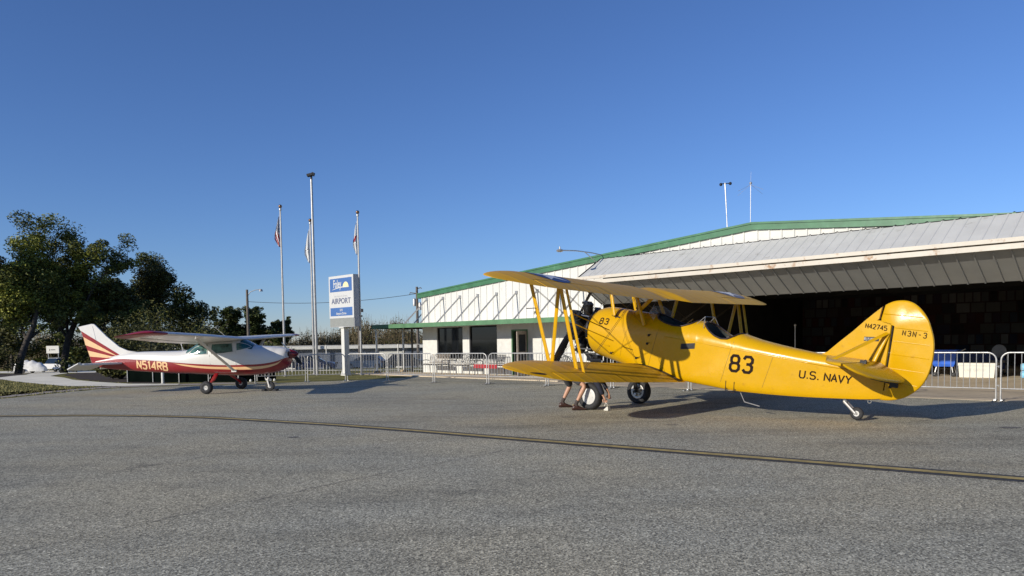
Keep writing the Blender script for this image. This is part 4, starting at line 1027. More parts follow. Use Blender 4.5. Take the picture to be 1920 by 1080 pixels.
# ------------------------------------------------------------------ red and white high-wing aeroplane
RC = Matrix(((0.9964476, 0.0842154, 0), (-0.0842154, 0.9964476, 0), (0, 0, 1))); TC = Vector((-6.842625, 24.405646, 0))
CM = RC.to_4x4(); CM.translation = TC
ce = thing('light_aircraft', None, 'red and white high-wing aeroplane with peach stripes parked beside the grass', 'airplane', mtx=CM, group=None)
CF = [(-.40, 1.34, .92, .22), (-.43, 1.37, .86, .29), (-.50, 1.40, .78, .36), (-.62, 1.425, .71, .41), (-.85, 1.455, .63, .455), (-1.2, 1.485, .57, .49), (-1.5, 1.51, .545, .51), (-1.72, 1.61, .53, .515), (-1.93, 1.715, .525, .52), (-2.3, 1.735, .53, .53),
      (-2.9, 1.735, .555, .52), (-3.2, 1.70, .575, .50), (-3.5, 1.55, .59, .465), (-3.78, 1.40, .605, .43), (-4.3, 1.365, .625, .375), (-5.0, 1.36, .665, .285), (-5.6, 1.345, .705, .205), (-6.2, 1.27, .755, .13), (-6.8, 1.14, .82, .065), (-7.15, 1.06, .90, .028)]
def cprof(x, n=36):
    zt, zb, w = smooth_tab(CF, x); zc = (zt+zb)/2; rz = (zt-zb)/2; e = 2/2.9 if x < -.8 else 2/2.4
    out = []
    for i in range(n):
        a = -PI/2+2*PI*i/n; c, s = math.cos(a), math.sin(a)
        tap = 1.0
        if -3.6 < x < -1.5 and s > 0: tap = 1-.16*s*max(0, min(1, (zt-1.45)/.3))
        out.append(Vector((x, w*tap*math.copysign(abs(c)**e, c), zc+rz*math.copysign(abs(s)**e, s))))
    return out
def c_side(x, z, sg=-1, lift=.004):
    P = cprof(x, 72)[:37]
    for a, b in zip(P, P[1:]):
        if a.z <= z <= b.z and b.z > a.z:
            u = (z-a.z)/(b.z-a.z); p = a+(b-a)*u; nrm = Vector((0, b.z-a.z, -(b.y-a.y))).normalized(); q = p+nrm*lift; return Vector((q.x, q.y*sg, q.z))
    return Vector((x, .4*sg, z))
def stripe_mat():
    m, t, b = _nodes('striped_fuselage_paint')
    v = tex_coord(t); sp = t.nodes.new('ShaderNodeSeparateXYZ'); t.links.new(v, sp.inputs[0])
    u = mathn(t, 'DIVIDE', sp.outputs[0], -7.6)
    def curve(pts):
        n = t.nodes.new('ShaderNodeFloatCurve'); c = n.mapping.curves[0]
        pts = sorted((x/-7.6, z/2.0) for x, z in pts)
        while len(c.points) < len(pts): c.points.new(.5, .5)
        for p, (a, z) in zip(c.points, pts): p.location = (a, z)
        n.mapping.update(); t.links.new(u, n.inputs['Value']); return mathn(t, 'MULTIPLY', n.outputs[0], 2.0)
    b1 = curve([(-.36, 1.12), (-.44, 1.09), (-.72, .985), (-1.17, .91), (-1.7, .89), (-2.41, .885), (-3.13, .92), (-3.84, .965), (-4.57, 1.025), (-5.29, 1.08), (-5.65, 1.10), (-6.4, 1.16), (-7.2, 1.2)])
    b2 = curve([(-.36, 1.11), (-.44, 1.085), (-.72, .925), (-1.17, .84), (-1.7, .82), (-2.41, .825), (-3.13, .855), (-3.85, .925), (-4.21, .955), (-5, .95), (-7.2, .9)])
    b3 = curve([(-.36, 1.11), (-.44, 1.085), (-.72, .87), (-1.17, .755), (-1.7, .73), (-2.41, .745), (-3.13, .785), (-3.85, .88), (-4.21, .955), (-5, .96), (-7.2, .95)])
    z = sp.outputs[2]
    lt = lambda a: mathn(t, 'LESS_THAN', z, a)
    c = mix_rgb(t, lt(b1), (.68, .665, .62), (.26, .008, .014)); c = mix_rgb(t, lt(b2), c, (.83, .53, .26)); c = mix_rgb(t, lt(b3), c, (.26, .008, .014))
    c = mix_rgb(t, mathn(t, 'MULTIPLY', noise_n(t, v, 4, 5), .10), c, (.25, .2, .16))
    t.links.new(c, b.inputs['Base Color']); b.inputs['Roughness'].default_value = .3; b.inputs['Coat Weight'].default_value = .35; b.inputs['Coat Roughness'].default_value = .08
    return m
MT['stripes'] = stripe_mat()
cx_ = [-.40, -.41, -.43, -.46, -.50, -.56, -.62, -.7, -.78]+[-.85-.1*i for i in range(7)]+[-1.5-.06*i for i in range(9)]+[-2.1-.15*i for i in range(7)]+[-3.1-.08*i for i in range(10)]+[-3.95-.2*i for i in range(16)]+[-7.15]
mb = MB(); mb.loft([cprof(x) for x in cx_], True, True, True); cf = mb.build('fuselage', 'stripes', ce, 40)
mb = MB()
for s in (1, -1):
    c = Vector((-.385, s*.155, 1.21)); mb.add([c+Vector((0, .085*math.cos(a*PI/8), .075*math.sin(a*PI/8))) for a in range(16)], [tuple(range(16))])
mb.build('cooling_inlet', 'dark', cf, 0)
mb = MB(); mb.lathe([(.155, 0), (.15, .06), (.115, .16), (.06, .25), (.004, .30)], (-.41, 0, 1.21), (1, 0, 0), 24); cs = mb.build('spinner', 'maroon_p', ce, 50)
mb = MB(); d0 = Vector((0, .92, -.39)).normalized()
for sg in (1, -1):
    d = d0*sg; e_ = d.cross(Vector((1, 0, 0))); secs = []
    for i in range(11):
        u = i/10; ch = .07+.075*math.sin(min(1, u*1.2)*PI*.7) if u < .9 else .08; tw = -R(52-38*u); cd = e_*math.cos(tw)+Vector((1, 0, 0))*math.sin(tw); nd = d.cross(cd); c = Vector((-.33, 0, 1.21))+d*(.06+.86*u)
        secs.append([c+cd*(ch/2*math.cos(q*PI/4))+nd*((.03*(1-u)+.008)/2*math.sin(q*PI/4)) for q in range(8)])
    mb.loft(secs, True, True, True)
mb.build('propeller', 'prop', ce, 50)
# glazing patches laid on the cabin shape
def cpatch(name, x0, x1, a0, a1, m, nx=8, na=16, lift=.006, b0=None):
    mb = MB(); g = []
    for i in range(nx+1):
        x = x0+(x1-x0)*i/nx; P = cprof(x, 144); row = []
        for j in range(na+1):
            aa = a0 if b0 is None else a0+(b0-a0)*i/nx; a = aa+(180-2*aa)*j/na if b0 is not None else a0+(a1-a0)*j/na; k = int(round((a+90)/360*144)) % 144; p = P[k]; q = P[(k+1) % 144]; nrm = Vector((0, q.z-p.z, -(q.y-p.y))); nrm = nrm.normalized() if nrm.length > 1e-9 else Vector((0, 0, 1))
            row.append(p+nrm*lift+Vector((lift*.5 if x > -2.2 else -lift*.5, 0, lift*.5)))
        g.append(row)
    mb.loft(g, False); return mb.build(name, m, cf, 60)
cpatch('windshield', -1.50, -1.92, 40, 140, 'teal_glass', b0=24)
cpatch('rear_window', -3.30, -3.74, 32, 148, 'green_glass')
for sg in (-1, 1):
    def win(name, pts, m):
        pts = [(a[0]+(b[0]-a[0])*k/5, a[1]+(b[1]-a[1])*k/5) for a, b in zip(pts, pts[1:]+pts[:1]) for k in range(5)]; mb = MB(); n = len(pts); c = (sum(p[0] for p in pts)/n, sum(p[1] for p in pts)/n); rings = []
        for k in (1.0, .8, .6, .4, .2): rings.append([c_side(c[0]+(x-c[0])*k, c[1]+(z-c[1])*k, sg, .007) for x, z in pts])
        mb.loft(rings, True); mb.add([*rings[-1]], [tuple(range(n))]); w = mb.build(name, m, cf, 60)
        mb = MB(); mb.path([c_side(x, z, sg, .008) for x, z in pts], .008, 5, closed=True); mb.build('window_frame', 'white_p', w, 60)
    win('side_window', [(-3.60, 1.25), (-3.52, 1.38), (-3.40, 1.47), (-3.24, 1.53), (-2.97, 1.555), (-2.96, 1.25), (-3.2, 1.235), (-3.45, 1.235)], 'green_glass')
    win('side_window', [(-2.84, 1.56), (-2.45, 1.58), (-2.17, 1.585), (-2.12, 1.45), (-2.09, 1.31), (-2.4, 1.27), (-2.82, 1.25)], 'green_glass')
    win('side_window', [(-2.03, 1.585), (-1.93, 1.60), (-1.80, 1.57), (-1.66, 1.52), (-1.54, 1.455), (-1.66, 1.41), (-1.80, 1.375), (-1.98, 1.345)], 'green_glass')
    mb = MB(); mb.path([c_side(x, z, sg, .002) for x, z in ((-2.88, 1.6), (-2.88, 1.2), (-2.86, .9), (-2.78, .66), (-2.12, .64), (-2.0, .9), (-2.0, 1.3), (-2.08, 1.6))], .005, 4); mb.build('cabin_door', 'steel', cf, 0)
def cside(x0, z0, slope=0.0): return lambda u, v, l: c_side(x0+u, z0+v+slope*u, -1, .005+l)
MT['peach_p'].name = 'peach_stripe_paint'
lettering(MB(), 'N514RB', .245, .14, .068, .050, cside(-5.52, .815, -.075), 4).build('registration', 'peach_p', cf, 0)
# fin and rudder with rays
xz = lambda u, v, w: Vector((u, w, v))
cfin = [(-5.55, 1.33), (-5.95, 1.395), (-6.23, 1.52), (-6.68, 1.89), (-7.06, 2.27), (-7.10, 2.30), (-7.20, 2.305), (-7.66, 2.215), (-7.57, 2.06), (-7.44, 1.67), (-7.22, .96), (-7.0, .94), (-6.5, 1.0), (-6.0, 1.12)]
mb = MB(); mb.plate(cfin, xz, .056, .02); cfn = mb.build('fin_and_rudder', 'white_p', ce, 50)
def ray(name, pts, m, o):
    mb = MB()
    for s in (1, -1): mb.add([Vector((x, s*o, z)) for x, z in pts], [tuple(range(len(pts)))])
    mb.build(name, m, cfn, 0)
ray('red_ray', [(-7.555, 2.075), (-6.0, 1.12), (-5.9, 1.06), (-6.5, 1.01), (-7.0, .955), (-7.205, .97), (-7.43, 1.67)], 'red_p', .0300)
ray('peach_ray', [(-7.475, 1.87), (-7.415, 1.60), (-6.30, 1.21)], 'peach_p', .0325)
ray('peach_ray', [(-7.345, 1.42), (-7.275, 1.215), (-6.12, 1.115)], 'peach_p', .0325)
mb = MB()
for s in (1, -1): mb.tube((-7.14, s*.029, 2.22), (-6.86, s*.029, .96), .005, n=4)
mb.build('hinge_line', 'steel', cfn, 0)
for sgn in (1, -1):
    xy = lambda u, v, w: Vector((u, v*sgn, .985+w))
    mb = MB(); mb.plate([(-6.08, .10), (-6.15, .3), (-6.50, 1.40), (-6.58, 1.46), (-6.70, 1.46), (-6.72, 1.0), (-6.74, .10)], xy, .06, .02); mb.build('tailplane', 'white_p', ce, 50)
    dr = R(-24); el = lambda u, v, w: Vector((-6.73-(-u-6.73)*math.cos(dr), v*sgn, .985+(-u-6.73)*math.sin(dr)+w))
    mb = MB(); mb.plate([(-6.60, 1.475), (-6.65, 1.54), (-7.10, 1.48), (-7.16, 1.2), (-7.20, .30), (-7.05, .10), (-6.745, .08), (-6.725, 1.0), (-6.71, 1.47)], el, .045, .02); mb.build('elevator', 'white_p', ce, 50)
# wing
def cw(y, k, up):
    ay = abs(y); u = max(0, (ay-2.5)/2.6); le = -1.87-.10*u-.0*ay; ch = 1.52-.40*u
    if ay > 5.08: q = 1-math.sqrt(max(0, 1-min(1, (ay-5.08)/.22)**2)); le -= .25*q; ch *= (1-.30*q)
    zle = 1.705+.031*ay; tk = .9 if ay < 5.08 else max(.08, .9*(1-min(1, (ay-5.08)/.23)**2))
    return Vector((le-ch*k, y, zle-ch*k*.105+naca(k, up)*ch*tk+.012))
kk = [0, .004, .015, .04, .08, .14, .22, .32, .45, .6, .72, .86, 1.0]
def cwing(ys, name, m, sgn, cap=False):
    secs = []
    for y in ys: secs.append([cw(sgn*y, k, True) for k in kk]+[cw(sgn*y, k, False) for k in kk[::-1][1:-1]])
    mb = MB(); mb.loft(secs, True, True, True); return mb.build(name, m, ce, 45)
cwing([-.55, -.3, 0, .3, .55], 'wing_centre', 'white_p', 1)
for sgn in (1, -1):
    w_ = cwing([.55, 1, 1.5, 2, 2.5, 3, 3.5, 4, 4.58], 'wing', 'white_p', sgn)
    cwing([4.582, 4.7, 4.9, 5.08, 5.16, 5.22, 5.27, 5.30], 'wing_tip', 'red_p', sgn)
    mb = MB()
    for a, b in ((.62, 2.6), (2.65, 4.4)): mb.path([cw(sgn*(a+(b-a)*i/8), .74, True)+Vector((0, 0, .002)) for i in range(9)], .006, 4); mb.path([cw(sgn*(a+(b-a)*i/8), .74, False)-Vector((0, 0, .002)) for i in range(9)], .006, 4)
    mb.build('flap_gap', 'dark', w_, 0)
    mb = MB(); a = Vector((-2.08, .50*sgn, .70)); b = cw(sgn*2.45, .28, False)+Vector((0, 0, .02)); mb.slab(a, b, .13, .045, (1, 0, 0)); mb.box(a+Vector((0, 0, .0)), (.16, .06, .08)); mb.build('wing_strut', 'white_p', ce, 50)
    hub = Vector((-2.65, 1.23*sgn, .205)); mb = MB()
    mb.slab(Vector((-2.72, .40*sgn, .60)), Vector((-2.66, .80*sgn, .40)), .15, .05, (1, 0, 0)); mb.slab(Vector((-2.66, .79*sgn, .405)), hub+Vector((0, -.06*sgn, .04)), .11, .045, (1, 0, 0)); mb.tube(hub+Vector((0, -.12*sgn, 0)), hub, .03); mb.build('landing_gear_leg', 'red_p', ce, 50)
    mb = MB(); mb.lathe([(.075, -.075), (.11, -.085), (.165, -.08), (.195, -.05), (.205, 0), (.195, .05), (.165, .08), (.11, .085), (.075, .075)], hub, (0, sgn, 0), 32); wh = mb.build('wheel', 'tyre', ce, 50)
    mb = MB(); mb.lathe([(.01, .055), (.035, .065), (.05, .05), (.07, .06), (.085, .078), (.092, .06), (.08, -.05), (.01, -.05)], hub, (0, sgn, 0), 20); mb.build('rim', 'hub_w', wh, 40)
nh = Vector((-1.11, 0, .165)); mb = MB(); mb.lathe([(.06, -.055), (.1, -.06), (.145, -.045), (.162, 0), (.145, .045), (.1, .06), (.06, .055)], nh, (0, 1, 0), 28); wh = mb.build('nose_wheel', 'tyre', ce, 50)
mb = MB(); mb.lathe([(.01, .05), (.05, .045), (.065, .05), (.065, -.05), (.01, -.05)], nh, (0, 1, 0), 16); mb.build('rim', 'galv', wh)
mb = MB()
for s in (1, -1): mb.slab(Vector((-1.17, s*.085, .38)), nh+Vector((0, s*.085, 0)), .05, .02, (1, 0, 0))
mb.tube((-1.17, 0, .38), (-1.13, 0, .62), .035); mb.box((-1.17, 0, .385), (.08, .22, .05)); mb.tube((-1.24, 0, .36), (-1.3, 0, .56), .014, n=6); mb.build('nose_gear_fork', 'white_p', ce, 40)
mb = MB(); mb.tube((-3.1, 0, .58), (-3.16, 0, .42), .008, n=5); mb.tube((-2.55, -.05, 1.82), (-2.9, -.05, 2.12), .004, n=4); mb.tube((-4.05, 0, 1.35), (-4.1, 0, 1.62), .008, n=5); mb.tube((-4.13, 0, 1.60), (-4.0, 0, 1.37), .005, n=4); mb.build('aerial', 'white_p', ce, 40)
for dx in (.13, -.13):
    ck = None
for dx, w_ in ((-.92, 'in front of'), (-1.30, 'behind')):
    mb = MB(); mb.box((dx, 0, .035), (.10, .26, .06)); mb.v = [tuple(RC @ Vector(v)+TC) for v in mb.v]
    tag(mb.build('wheel_chock', 'tyre', None, 0), 'dark rubber chock '+w_+' the nose wheel of the red and white aeroplane', 'wheel chock', 'nose wheel chocks')

# ------------------------------------------------------------------ poles, flags and sign
def flagpole(x, y, h, label, r=.042):
    p = thing('flagpole', (x, y, TH(x, y)), label, 'flagpole', 'flagpoles by the airport sign')
    mb = MB(); mb.path([(0, 0, 0), (0, 0, h*.5), (0, 0, h)], [r*1.25, r*1.1, r*.72], 12); mb.lathe([(r*1.3, 0), (r*2.2, .01), (r*2.2, .05), (r*1.3, .08)], (0, 0, 0), (0, 0, 1), 14); mb.build('pole', 'alu', p, 50)
    mb = MB(); mb.lathe([(.02, 0), (.06, .02), (.06, .10), (.02, .12)], (0, 0, h), (0, 0, 1), 10); mb.build('truck_cap', 'galv', p, 50)
    mb = MB(); mb.ball((0, 0, h+.20), .085, 14); mb.build('ball_finial', 'ball', p, 60)
    mb = MB(); mb.tube((-r*1.2, -r*.4, .9), (-r*.9, -r*.3, h), .006, n=4); mb.box((-r*1.3, -r*.4, .95), (.03, .03, .16)); mb.build('halyard', 'galv', p, 0)
    return p
flagpole(-10.69, 35.21, 7.75, 'tall silver flagpole left of the light mast carrying a striped flag')
flagpole(-9.86, 37.27, 7.42, 'silver flagpole just left of the light mast carrying a plain white flag')
flagpole(-7.12, 35.36, 7.45, 'silver flagpole right of the blue and white sign carrying a white and red flag')
def flag(x, y, ztop, zbot, wd, label, cols, fn, seed):
    r = random.Random(seed); NU, NV = 14, 26; mb = MB(); f = thing('flag', (x, y, ztop), label, 'flag', None)
    vs = []; H = ztop-zbot
    for j in range(NV+1):
        v = j/NV
        for i in range(NU+1):
            u = i/NU; w = wd*(.30+.70*min(1, v*1.6))*(1 if v < .8 else 1-.5*(v-.8)/.2*u)
            vs.append((-.06-w*u*.95, -.02-w*.15*u+.026*math.sin(u*8+v*2.5)*(.4+v), -H*v*(1-.10*u)-.18*u*(v < .01)*0-(.25*u*(1-v)*.9)))
    for i in range(NU):
        for j in range(NV):
            a = j*(NU+1)+i; mb.cur = fn((i+.5)/NU, (j+.5)/NV); mb.add([vs[a], vs[a+1], vs[a+NU+2], vs[a+NU+1]], [(0, 1, 2, 3)])
    o = mb.build('cloth', cols, f, 80); weld2(o); return f
def weld2(o):
    bm = bmesh.new(); bm.from_mesh(o.data); bmesh.ops.remove_doubles(bm, verts=bm.verts, dist=1e-5); bm.to_mesh(o.data); bm.free(); o.data.polygons.foreach_set('use_smooth', [True]*len(o.data.polygons))
MT['flag_red'] = mat('flag_red', (.38, .02, .03), .8); MT['flag_white'] = mat('flag_white', (.72, .72, .70), .8); MT['flag_blue'] = mat('flag_blue', (.02, .03, .10), .8)
flag(-10.69, 35.21, 7.55, 6.05, .24, 'limp red and white striped flag with dark blue corner', ['flag_white', 'flag_red', 'flag_blue'], lambda u, v: (2 if (v < .52 and (int(u*14)+int(v*26)) % 3) else 0) if v < .40+.25*(1-u) else (1 if int((v*7+u*4)*1.0) % 2 else 0), 1)
flag(-9.86, 37.27, 7.2, 5.50, .25, 'limp plain white flag hanging beside the light mast', ['flag_white'], lambda u, v: 0, 2)
flag(-7.12, 35.36, 7.25, 5.65, .19, 'limp white flag with a red cross fold by the sign', ['flag_white', 'flag_red'], lambda u, v: 1 if (.42 < v < .60 and abs(v-.5-(u-.5)*.3) < .09) else 0, 3)
lm = thing('light_mast', (-9.42, 36.12, -.08), 'tallest steel mast between the flagpoles with a floodlight head on top', 'light mast')
mb = MB(); mb.path([(0, 0, 0), (-.01, 0, 4.7), (-.02, 0, 9.45)], [.068, .064, .055], 14); mb.lathe([(.13, 0), (.2, .01), (.2, .04), (.13, .05)], (0, 0, 0), (0, 0, 1), 14); mb.build('pole', 'alu', lm, 50)
mb = MB(); mb.tube((-.02, 0, 9.45), (-.02, 0, 9.6), .05); mb.box((-.08, 0, 9.66), (.27, .24, .11), Matrix.Rotation(R(-14), 3, 'Y')); mb.box((.07, .0, 9.69), (.11, .2, .15), Matrix.Rotation(R(20), 3, 'Y')); mb.build('lamp_head', 'dark', lm, 30)
# airport sign
sg_ = thing('airport_sign', (-7.88, 35.46, -.09), 'blue and white airport sign cabinet raised on one white post', 'sign')
def SP(a, b, z): return FE*a+FN*b+Vector((0, 0, z))
def sbox(mb, a0, a1, b0, b1, z0, z1):
    p = [SP(a, b, z) for a in (a0, a1) for b in (b0, b1) for z in (z0, z1)]
    return mb.add(p, [(0, 1, 3, 2), (4, 6, 7, 5), (0, 4, 5, 1), (2, 3, 7, 6), (0, 2, 6, 4), (1, 5, 7, 3)])
AW = 1.05; SZ0, SZ1 = 2.80, 4.80
mb = MB(); sbox(mb, -.13, .13, -.13, .13, 0, 2.34); mb.add([SP(a*.20, b*.2, 0) for a, b in ((-1, -1), (1, -1), (1, 1), (-1, 1))]+[SP(a*.13, b*.13, .35) for a, b in ((-1, -1), (1, -1), (1, 1), (-1, 1))], [(0, 1, 5, 4), (1, 2, 6, 5), (2, 3, 7, 6), (3, 0, 4, 7)]); sbox(mb, -.2, .2, -.2, .2, 2.34, 2.385); mb.build('post', 'white_w', sg_, 0)
mb = MB(); sbox(mb, -AW, AW, -.14, .14, 2.385, SZ1); cab = mb.build('cabinet', 'sign_edge', sg_, 0)
mb = MB(); sbox(mb, -AW, AW, .141, .16, SZ0, SZ1); fc = mb.build('sign_face', 'sign_white', sg_, 0)
mb = MB(); sbox(mb, -AW+.03, AW-.03, .141, .155, 2.42, SZ0-.01); mb.build('lower_panel', 'sign_grey', sg_, 0)
FH = SZ1-SZ0; zf = lambda v: SZ1-FH*v
mb = MB(); sbox(mb, -AW+.10, AW-.12, .161, .166, zf(.375), zf(.06)); mb.build('blue_panel', 'sign_blue', fc, 0); mb = MB(); sbox(mb, -AW+.10, AW-.12, .161, .166, zf(.945), zf(.75)); mb.build('blue_panel', 'sign_blue', fc, 0)
def textmesh(mb, body, size, a0, z0, off, sx=1.0, bold=0.0, shear=0):
    cu = bpy.data.curves.new('t', 'FONT'); cu.body = body; cu.size = size; cu.align_x = 'CENTER'; cu.offset = bold; cu.resolution_u = 3
    o = bpy.data.objects.new('t', cu); COL.objects.link(o); dg = bpy.context.evaluated_depsgraph_get(); dg.update()
    me = bpy.data.meshes.new_from_object(o.evaluated_get(dg))
    mb.add([SP(a0+v.co.x*sx, off, z0+v.co.y) for v in me.vertices], [tuple(p.vertices) for p in me.polygons])
    bpy.data.objects.remove(o); bpy.data.curves.remove(cu); bpy.data.meshes.remove(me); return mb
textmesh(MB(), 'AIRPORT', .36, -.01, zf(.655), .1665, 1.12, .006).build('sign_lettering', 'sign_text', fc, 0)
textmesh(MB(), 'M U N I C I P A L', .115, -.01, zf(.505), .1665, 1.32).build('sign_lettering', 'sign_pale', fc, 0)
textmesh(textmesh(MB(), '510', .155, -.01, zf(.835), .169, 1, .004), 'Airport Drive', .155, -.01, zf(.915), .169, 1.0, .004).build('sign_lettering', 'sign_white', fc, 0)
textmesh(MB(), 'Foley', .52, -.30, zf(.275), .169, .62, .010).build('sign_lettering', 'sign_white', fc, 0)
mb = MB(); n_ = 20; mb.add([SP(.42+.25*math.cos(PI*k/n_), .1675, zf(.285)+.26*math.sin(PI*k/n_)) for k in range(n_+1)], [tuple(range(n_+1))]); mb.build('sun_logo', 'sun_yellow', fc, 0)
mb = MB(); vs = []
for k in range(21):
    u = k/20; a = -.78+1.52*u; z = zf(.30)+.10*math.sin(u*PI*.9)-.05*(1-u); th = .045*math.sin(PI*min(1, u*1.05+.02))+.004; vs += [SP(a, .1705, z), SP(a, .1705, z-th)]
mb.add(vs, [(2*i, 2*i+1, 2*i+3, 2*i+2) for i in range(20)]); mb.build('wave_logo', 'sign_white', fc, 0)

# ------------------------------------------------------------------ crowd barriers
BLABEL = {}
def barrier(p0, p1, label):
    a, b = Vector((p0[0], p0[1], 0)), Vector((p1[0], p1[1], 0)); d = b-a; Lg = d.length-.09; ang = math.atan2(d.y, d.x); c = a+d.normalized()*.045
    o = thing('crowd_barrier', (c.x, c.y, .004), label, 'barrier', 'steel crowd barriers along the apron', ang)
    rr = .17; H = 1.09; pts = [(0, 0, .0), (0, 0, H-rr)]+[(rr-rr*math.cos(k*PI/10), 0, H-rr+rr*math.sin(k*PI/10)) for k in range(1, 6)]+[(Lg-rr+rr*math.sin(k*PI/10), 0, H-rr+rr*math.cos(k*PI/10)) for k in range(0, 6)]+[(Lg, 0, 0)]
    mb = MB(); mb.path(pts, .0185, 8); mb.tube((0, 0, .28), (Lg, 0, .28), .014, n=7); mb.build('frame', 'galv', o, 50)
    n = max(5, int(round(Lg/.128))); mb = MB()
    for k in range(1, n): 
        x = Lg*k/n; zt = H-.01 if rr < x < Lg-rr else H-rr+math.sqrt(max(0, rr*rr-(rr-min(x, Lg-x))**2)); mb.tube((x, 0, .28), (x, 0, zt), .0078, n=6, caps=False)
    mb.build('bars', 'galv', o, 50)
    for x in (.02, Lg-.02):
        mb = MB(); mb.box((x, 0, .012), (.05, .62, .014)); mb.box((x, 0, .03), (.045, .06, .04)); mb.build('foot', 'steel', o, 0)
    mb = MB()
    for z in (.35, .78): mb.tube((Lg, 0, z), (Lg+.05, 0, z), .012, n=6); mb.tube((Lg+.05, 0, z-.03), (Lg+.05, 0, z+.02), .01, n=6)
    mb.build('hook', 'galv', o, 50)
    return o
BP = [(-10.1, 29.2), (-8.23, 29.93), (-6.68, 30.15), (-4.9, 29.37), (-2.91, 27.82), (-0.85, 26.35), (1.17, 24.82), (3.11, 23.18), (5.16, 21.66), (7.07, 19.98), (8.99, 18.36), (10.91, 16.73), (12.80, 15.05)]
lab = ['barrier partly behind the nose of the red and white aeroplane', 'barrier in front of the two flagpoles and the light mast', 'barrier in front of the airport sign post, half in aircraft shadow', 'barrier in front of the left canopy post', 'barrier in front of the first terminal window and left bench',
       'barrier in front of the cream cushioned benches', 'barrier seen above the left lower wing tip of the yellow biplane', 'barrier behind the propeller of the yellow biplane', 'barrier behind the main wheels of the yellow biplane', 'barrier hidden behind the biplane cockpits',
       'barrier behind the biplane fin, its top rail just showing', 'barrier right of the biplane rudder in front of the white cooler', 'rightmost barrier in front of the stacked bottle packs']
for i in range(len(BP)-1): barrier(BP[i], BP[i+1], 'steel crowd '+lab[i] if i != 11 else 'steel crowd '+lab[11])
barrier(BP[-1], (BP[-1][0]+1.9, BP[-1][1]-1.68), 'steel crowd '+lab[12])

# ------------------------------------------------------------------ benches under the canopy
def bench(t, n, wd, kind, label, cat='bench'):
    o = thing('bench', FW(t+wd/2, n, .047), label, cat, 'benches against the terminal wall')
    def P(a, b, z): return FE*a+FN*b+Vector((0, 0, z))
    h = wd/2; mb = MB()
    for s in (-1, 1):
        mb.path([P(s*h, .30, 0), P(s*h, .26, .40), P(s*h, .28, .60), P(s*h, .05, .63), P(s*h, -.16, .60)], .018, 6); mb.path([P(s*h, -.20, 0), P(s*h*.99, -.16, .42), P(s*h*.96, -.26, .86)], .018, 6)
    mb.tube(P(-h, .26, .40), P(h, .26, .40), .018, n=6); mb.tube(P(-h, -.16, .42), P(h, -.16, .42), .018, n=6); mb.build('frame', 'bench', o, 50)
    mb = MB(); 
    if kind == 'lattice':
        mb.path([P(-h+2*h*k/12, -.19-.07*math.sin(PI*k/12)*1, .62+.30*math.sin(PI*k/12)) for k in range(13)], .016, 6)
        for k in range(1, 12):
            a = -h+2*h*k/12; zt = .62+.30*math.sin(PI*k/12)
            for s in (-1, 1): mb.tube(P(a, -.17, .46), P(max(-h, min(h, a+s*h*.33)), -.25, .62+.30*math.sin(PI*max(0, min(1, (a+s*h*.33+h)/(2*h))))), .009, n=5)
        mb.build('backrest', 'bench', o, 50)
    else:
        mb.tube(P(-h*.96, -.26, .86), P(h*.96, -.26, .86), .018, n=6); mb.tube(P(-h*.97, -.18, .5), P(h*.97, -.18, .5), .014, n=6)
        for k in range(1, 14): a = -h+2*h*k/14; mb.slab(P(a, -.18, .5), P(a, -.26, .86), .045, .012, FE)
        mb.build('backrest', 'bench_wood' if kind == 'wood' else 'bench', o, 0)
    mb = MB()
    for k in range(7): b = -.12+.06*k; p = [P(a, bb, z) for a in (-h, h) for bb in (b, b+.045) for z in (.425, .445)]; mb.add(p, [(0, 1, 3, 2), (4, 6, 7, 5), (0, 4, 5, 1), (2, 3, 7, 6), (0, 2, 6, 4), (1, 5, 7, 3)])
    mb.build('seat', 'red_seat' if kind == 'red' else 'bench', o, 0)
    if kind == 'red': mb = MB(); p = [P(a, bb, z) for a in (-h-.03, h+.03) for bb in (.285, .31) for z in (.30, .47)]; mb.add(p, [(0, 1, 3, 2), (4, 6, 7, 5), (0, 4, 5, 1), (2, 3, 7, 6), (0, 2, 6, 4), (1, 5, 7, 3)]); mb.build('seat_front', 'red_seat', o, 0)
    return o
bench(.95, .55, 1.45, 'wood', 'bench with grey slatted back under the left terminal window')
bench(2.85, .55, 1.45, 'lattice', 'black lattice bench with curved back between the two windows')
bench(4.65, .55, 1.40, 'red', 'bench with a red seat under the right terminal window')
bench(8.55, .55, 1.30, 'lattice', 'black lattice bench right of the open terminal door, behind the biplane struts')
def cushion(t0, t1, label):
    o = thing('cushion', FW((t0+t1)/2, .62, .50), label, 'cushion', 'cream cushions on the benches'); mb = MB(); h = (t1-t0)/2; secs = []
    for k in range(9):
        u = k/8; a = -h+2*h*u; th = .05*(math.sin(PI*min(1, max(.02, u)))**.3); w = .22; secs.append([FE*a+FN*(w*math.cos(q*PI/6))+Vector((0, 0, th*math.sin(q*PI/6)+.012*math.sin(a*17))) for q in range(12)])
    mb.loft(secs, True, True, True); mb.build('pad', 'cushion', o, 60)
cushion(1.05, 2.3, 'flat cream cushion on the slatted bench'); cushion(2.95, 4.2, 'flat cream cushion on the lattice bench between the windows')

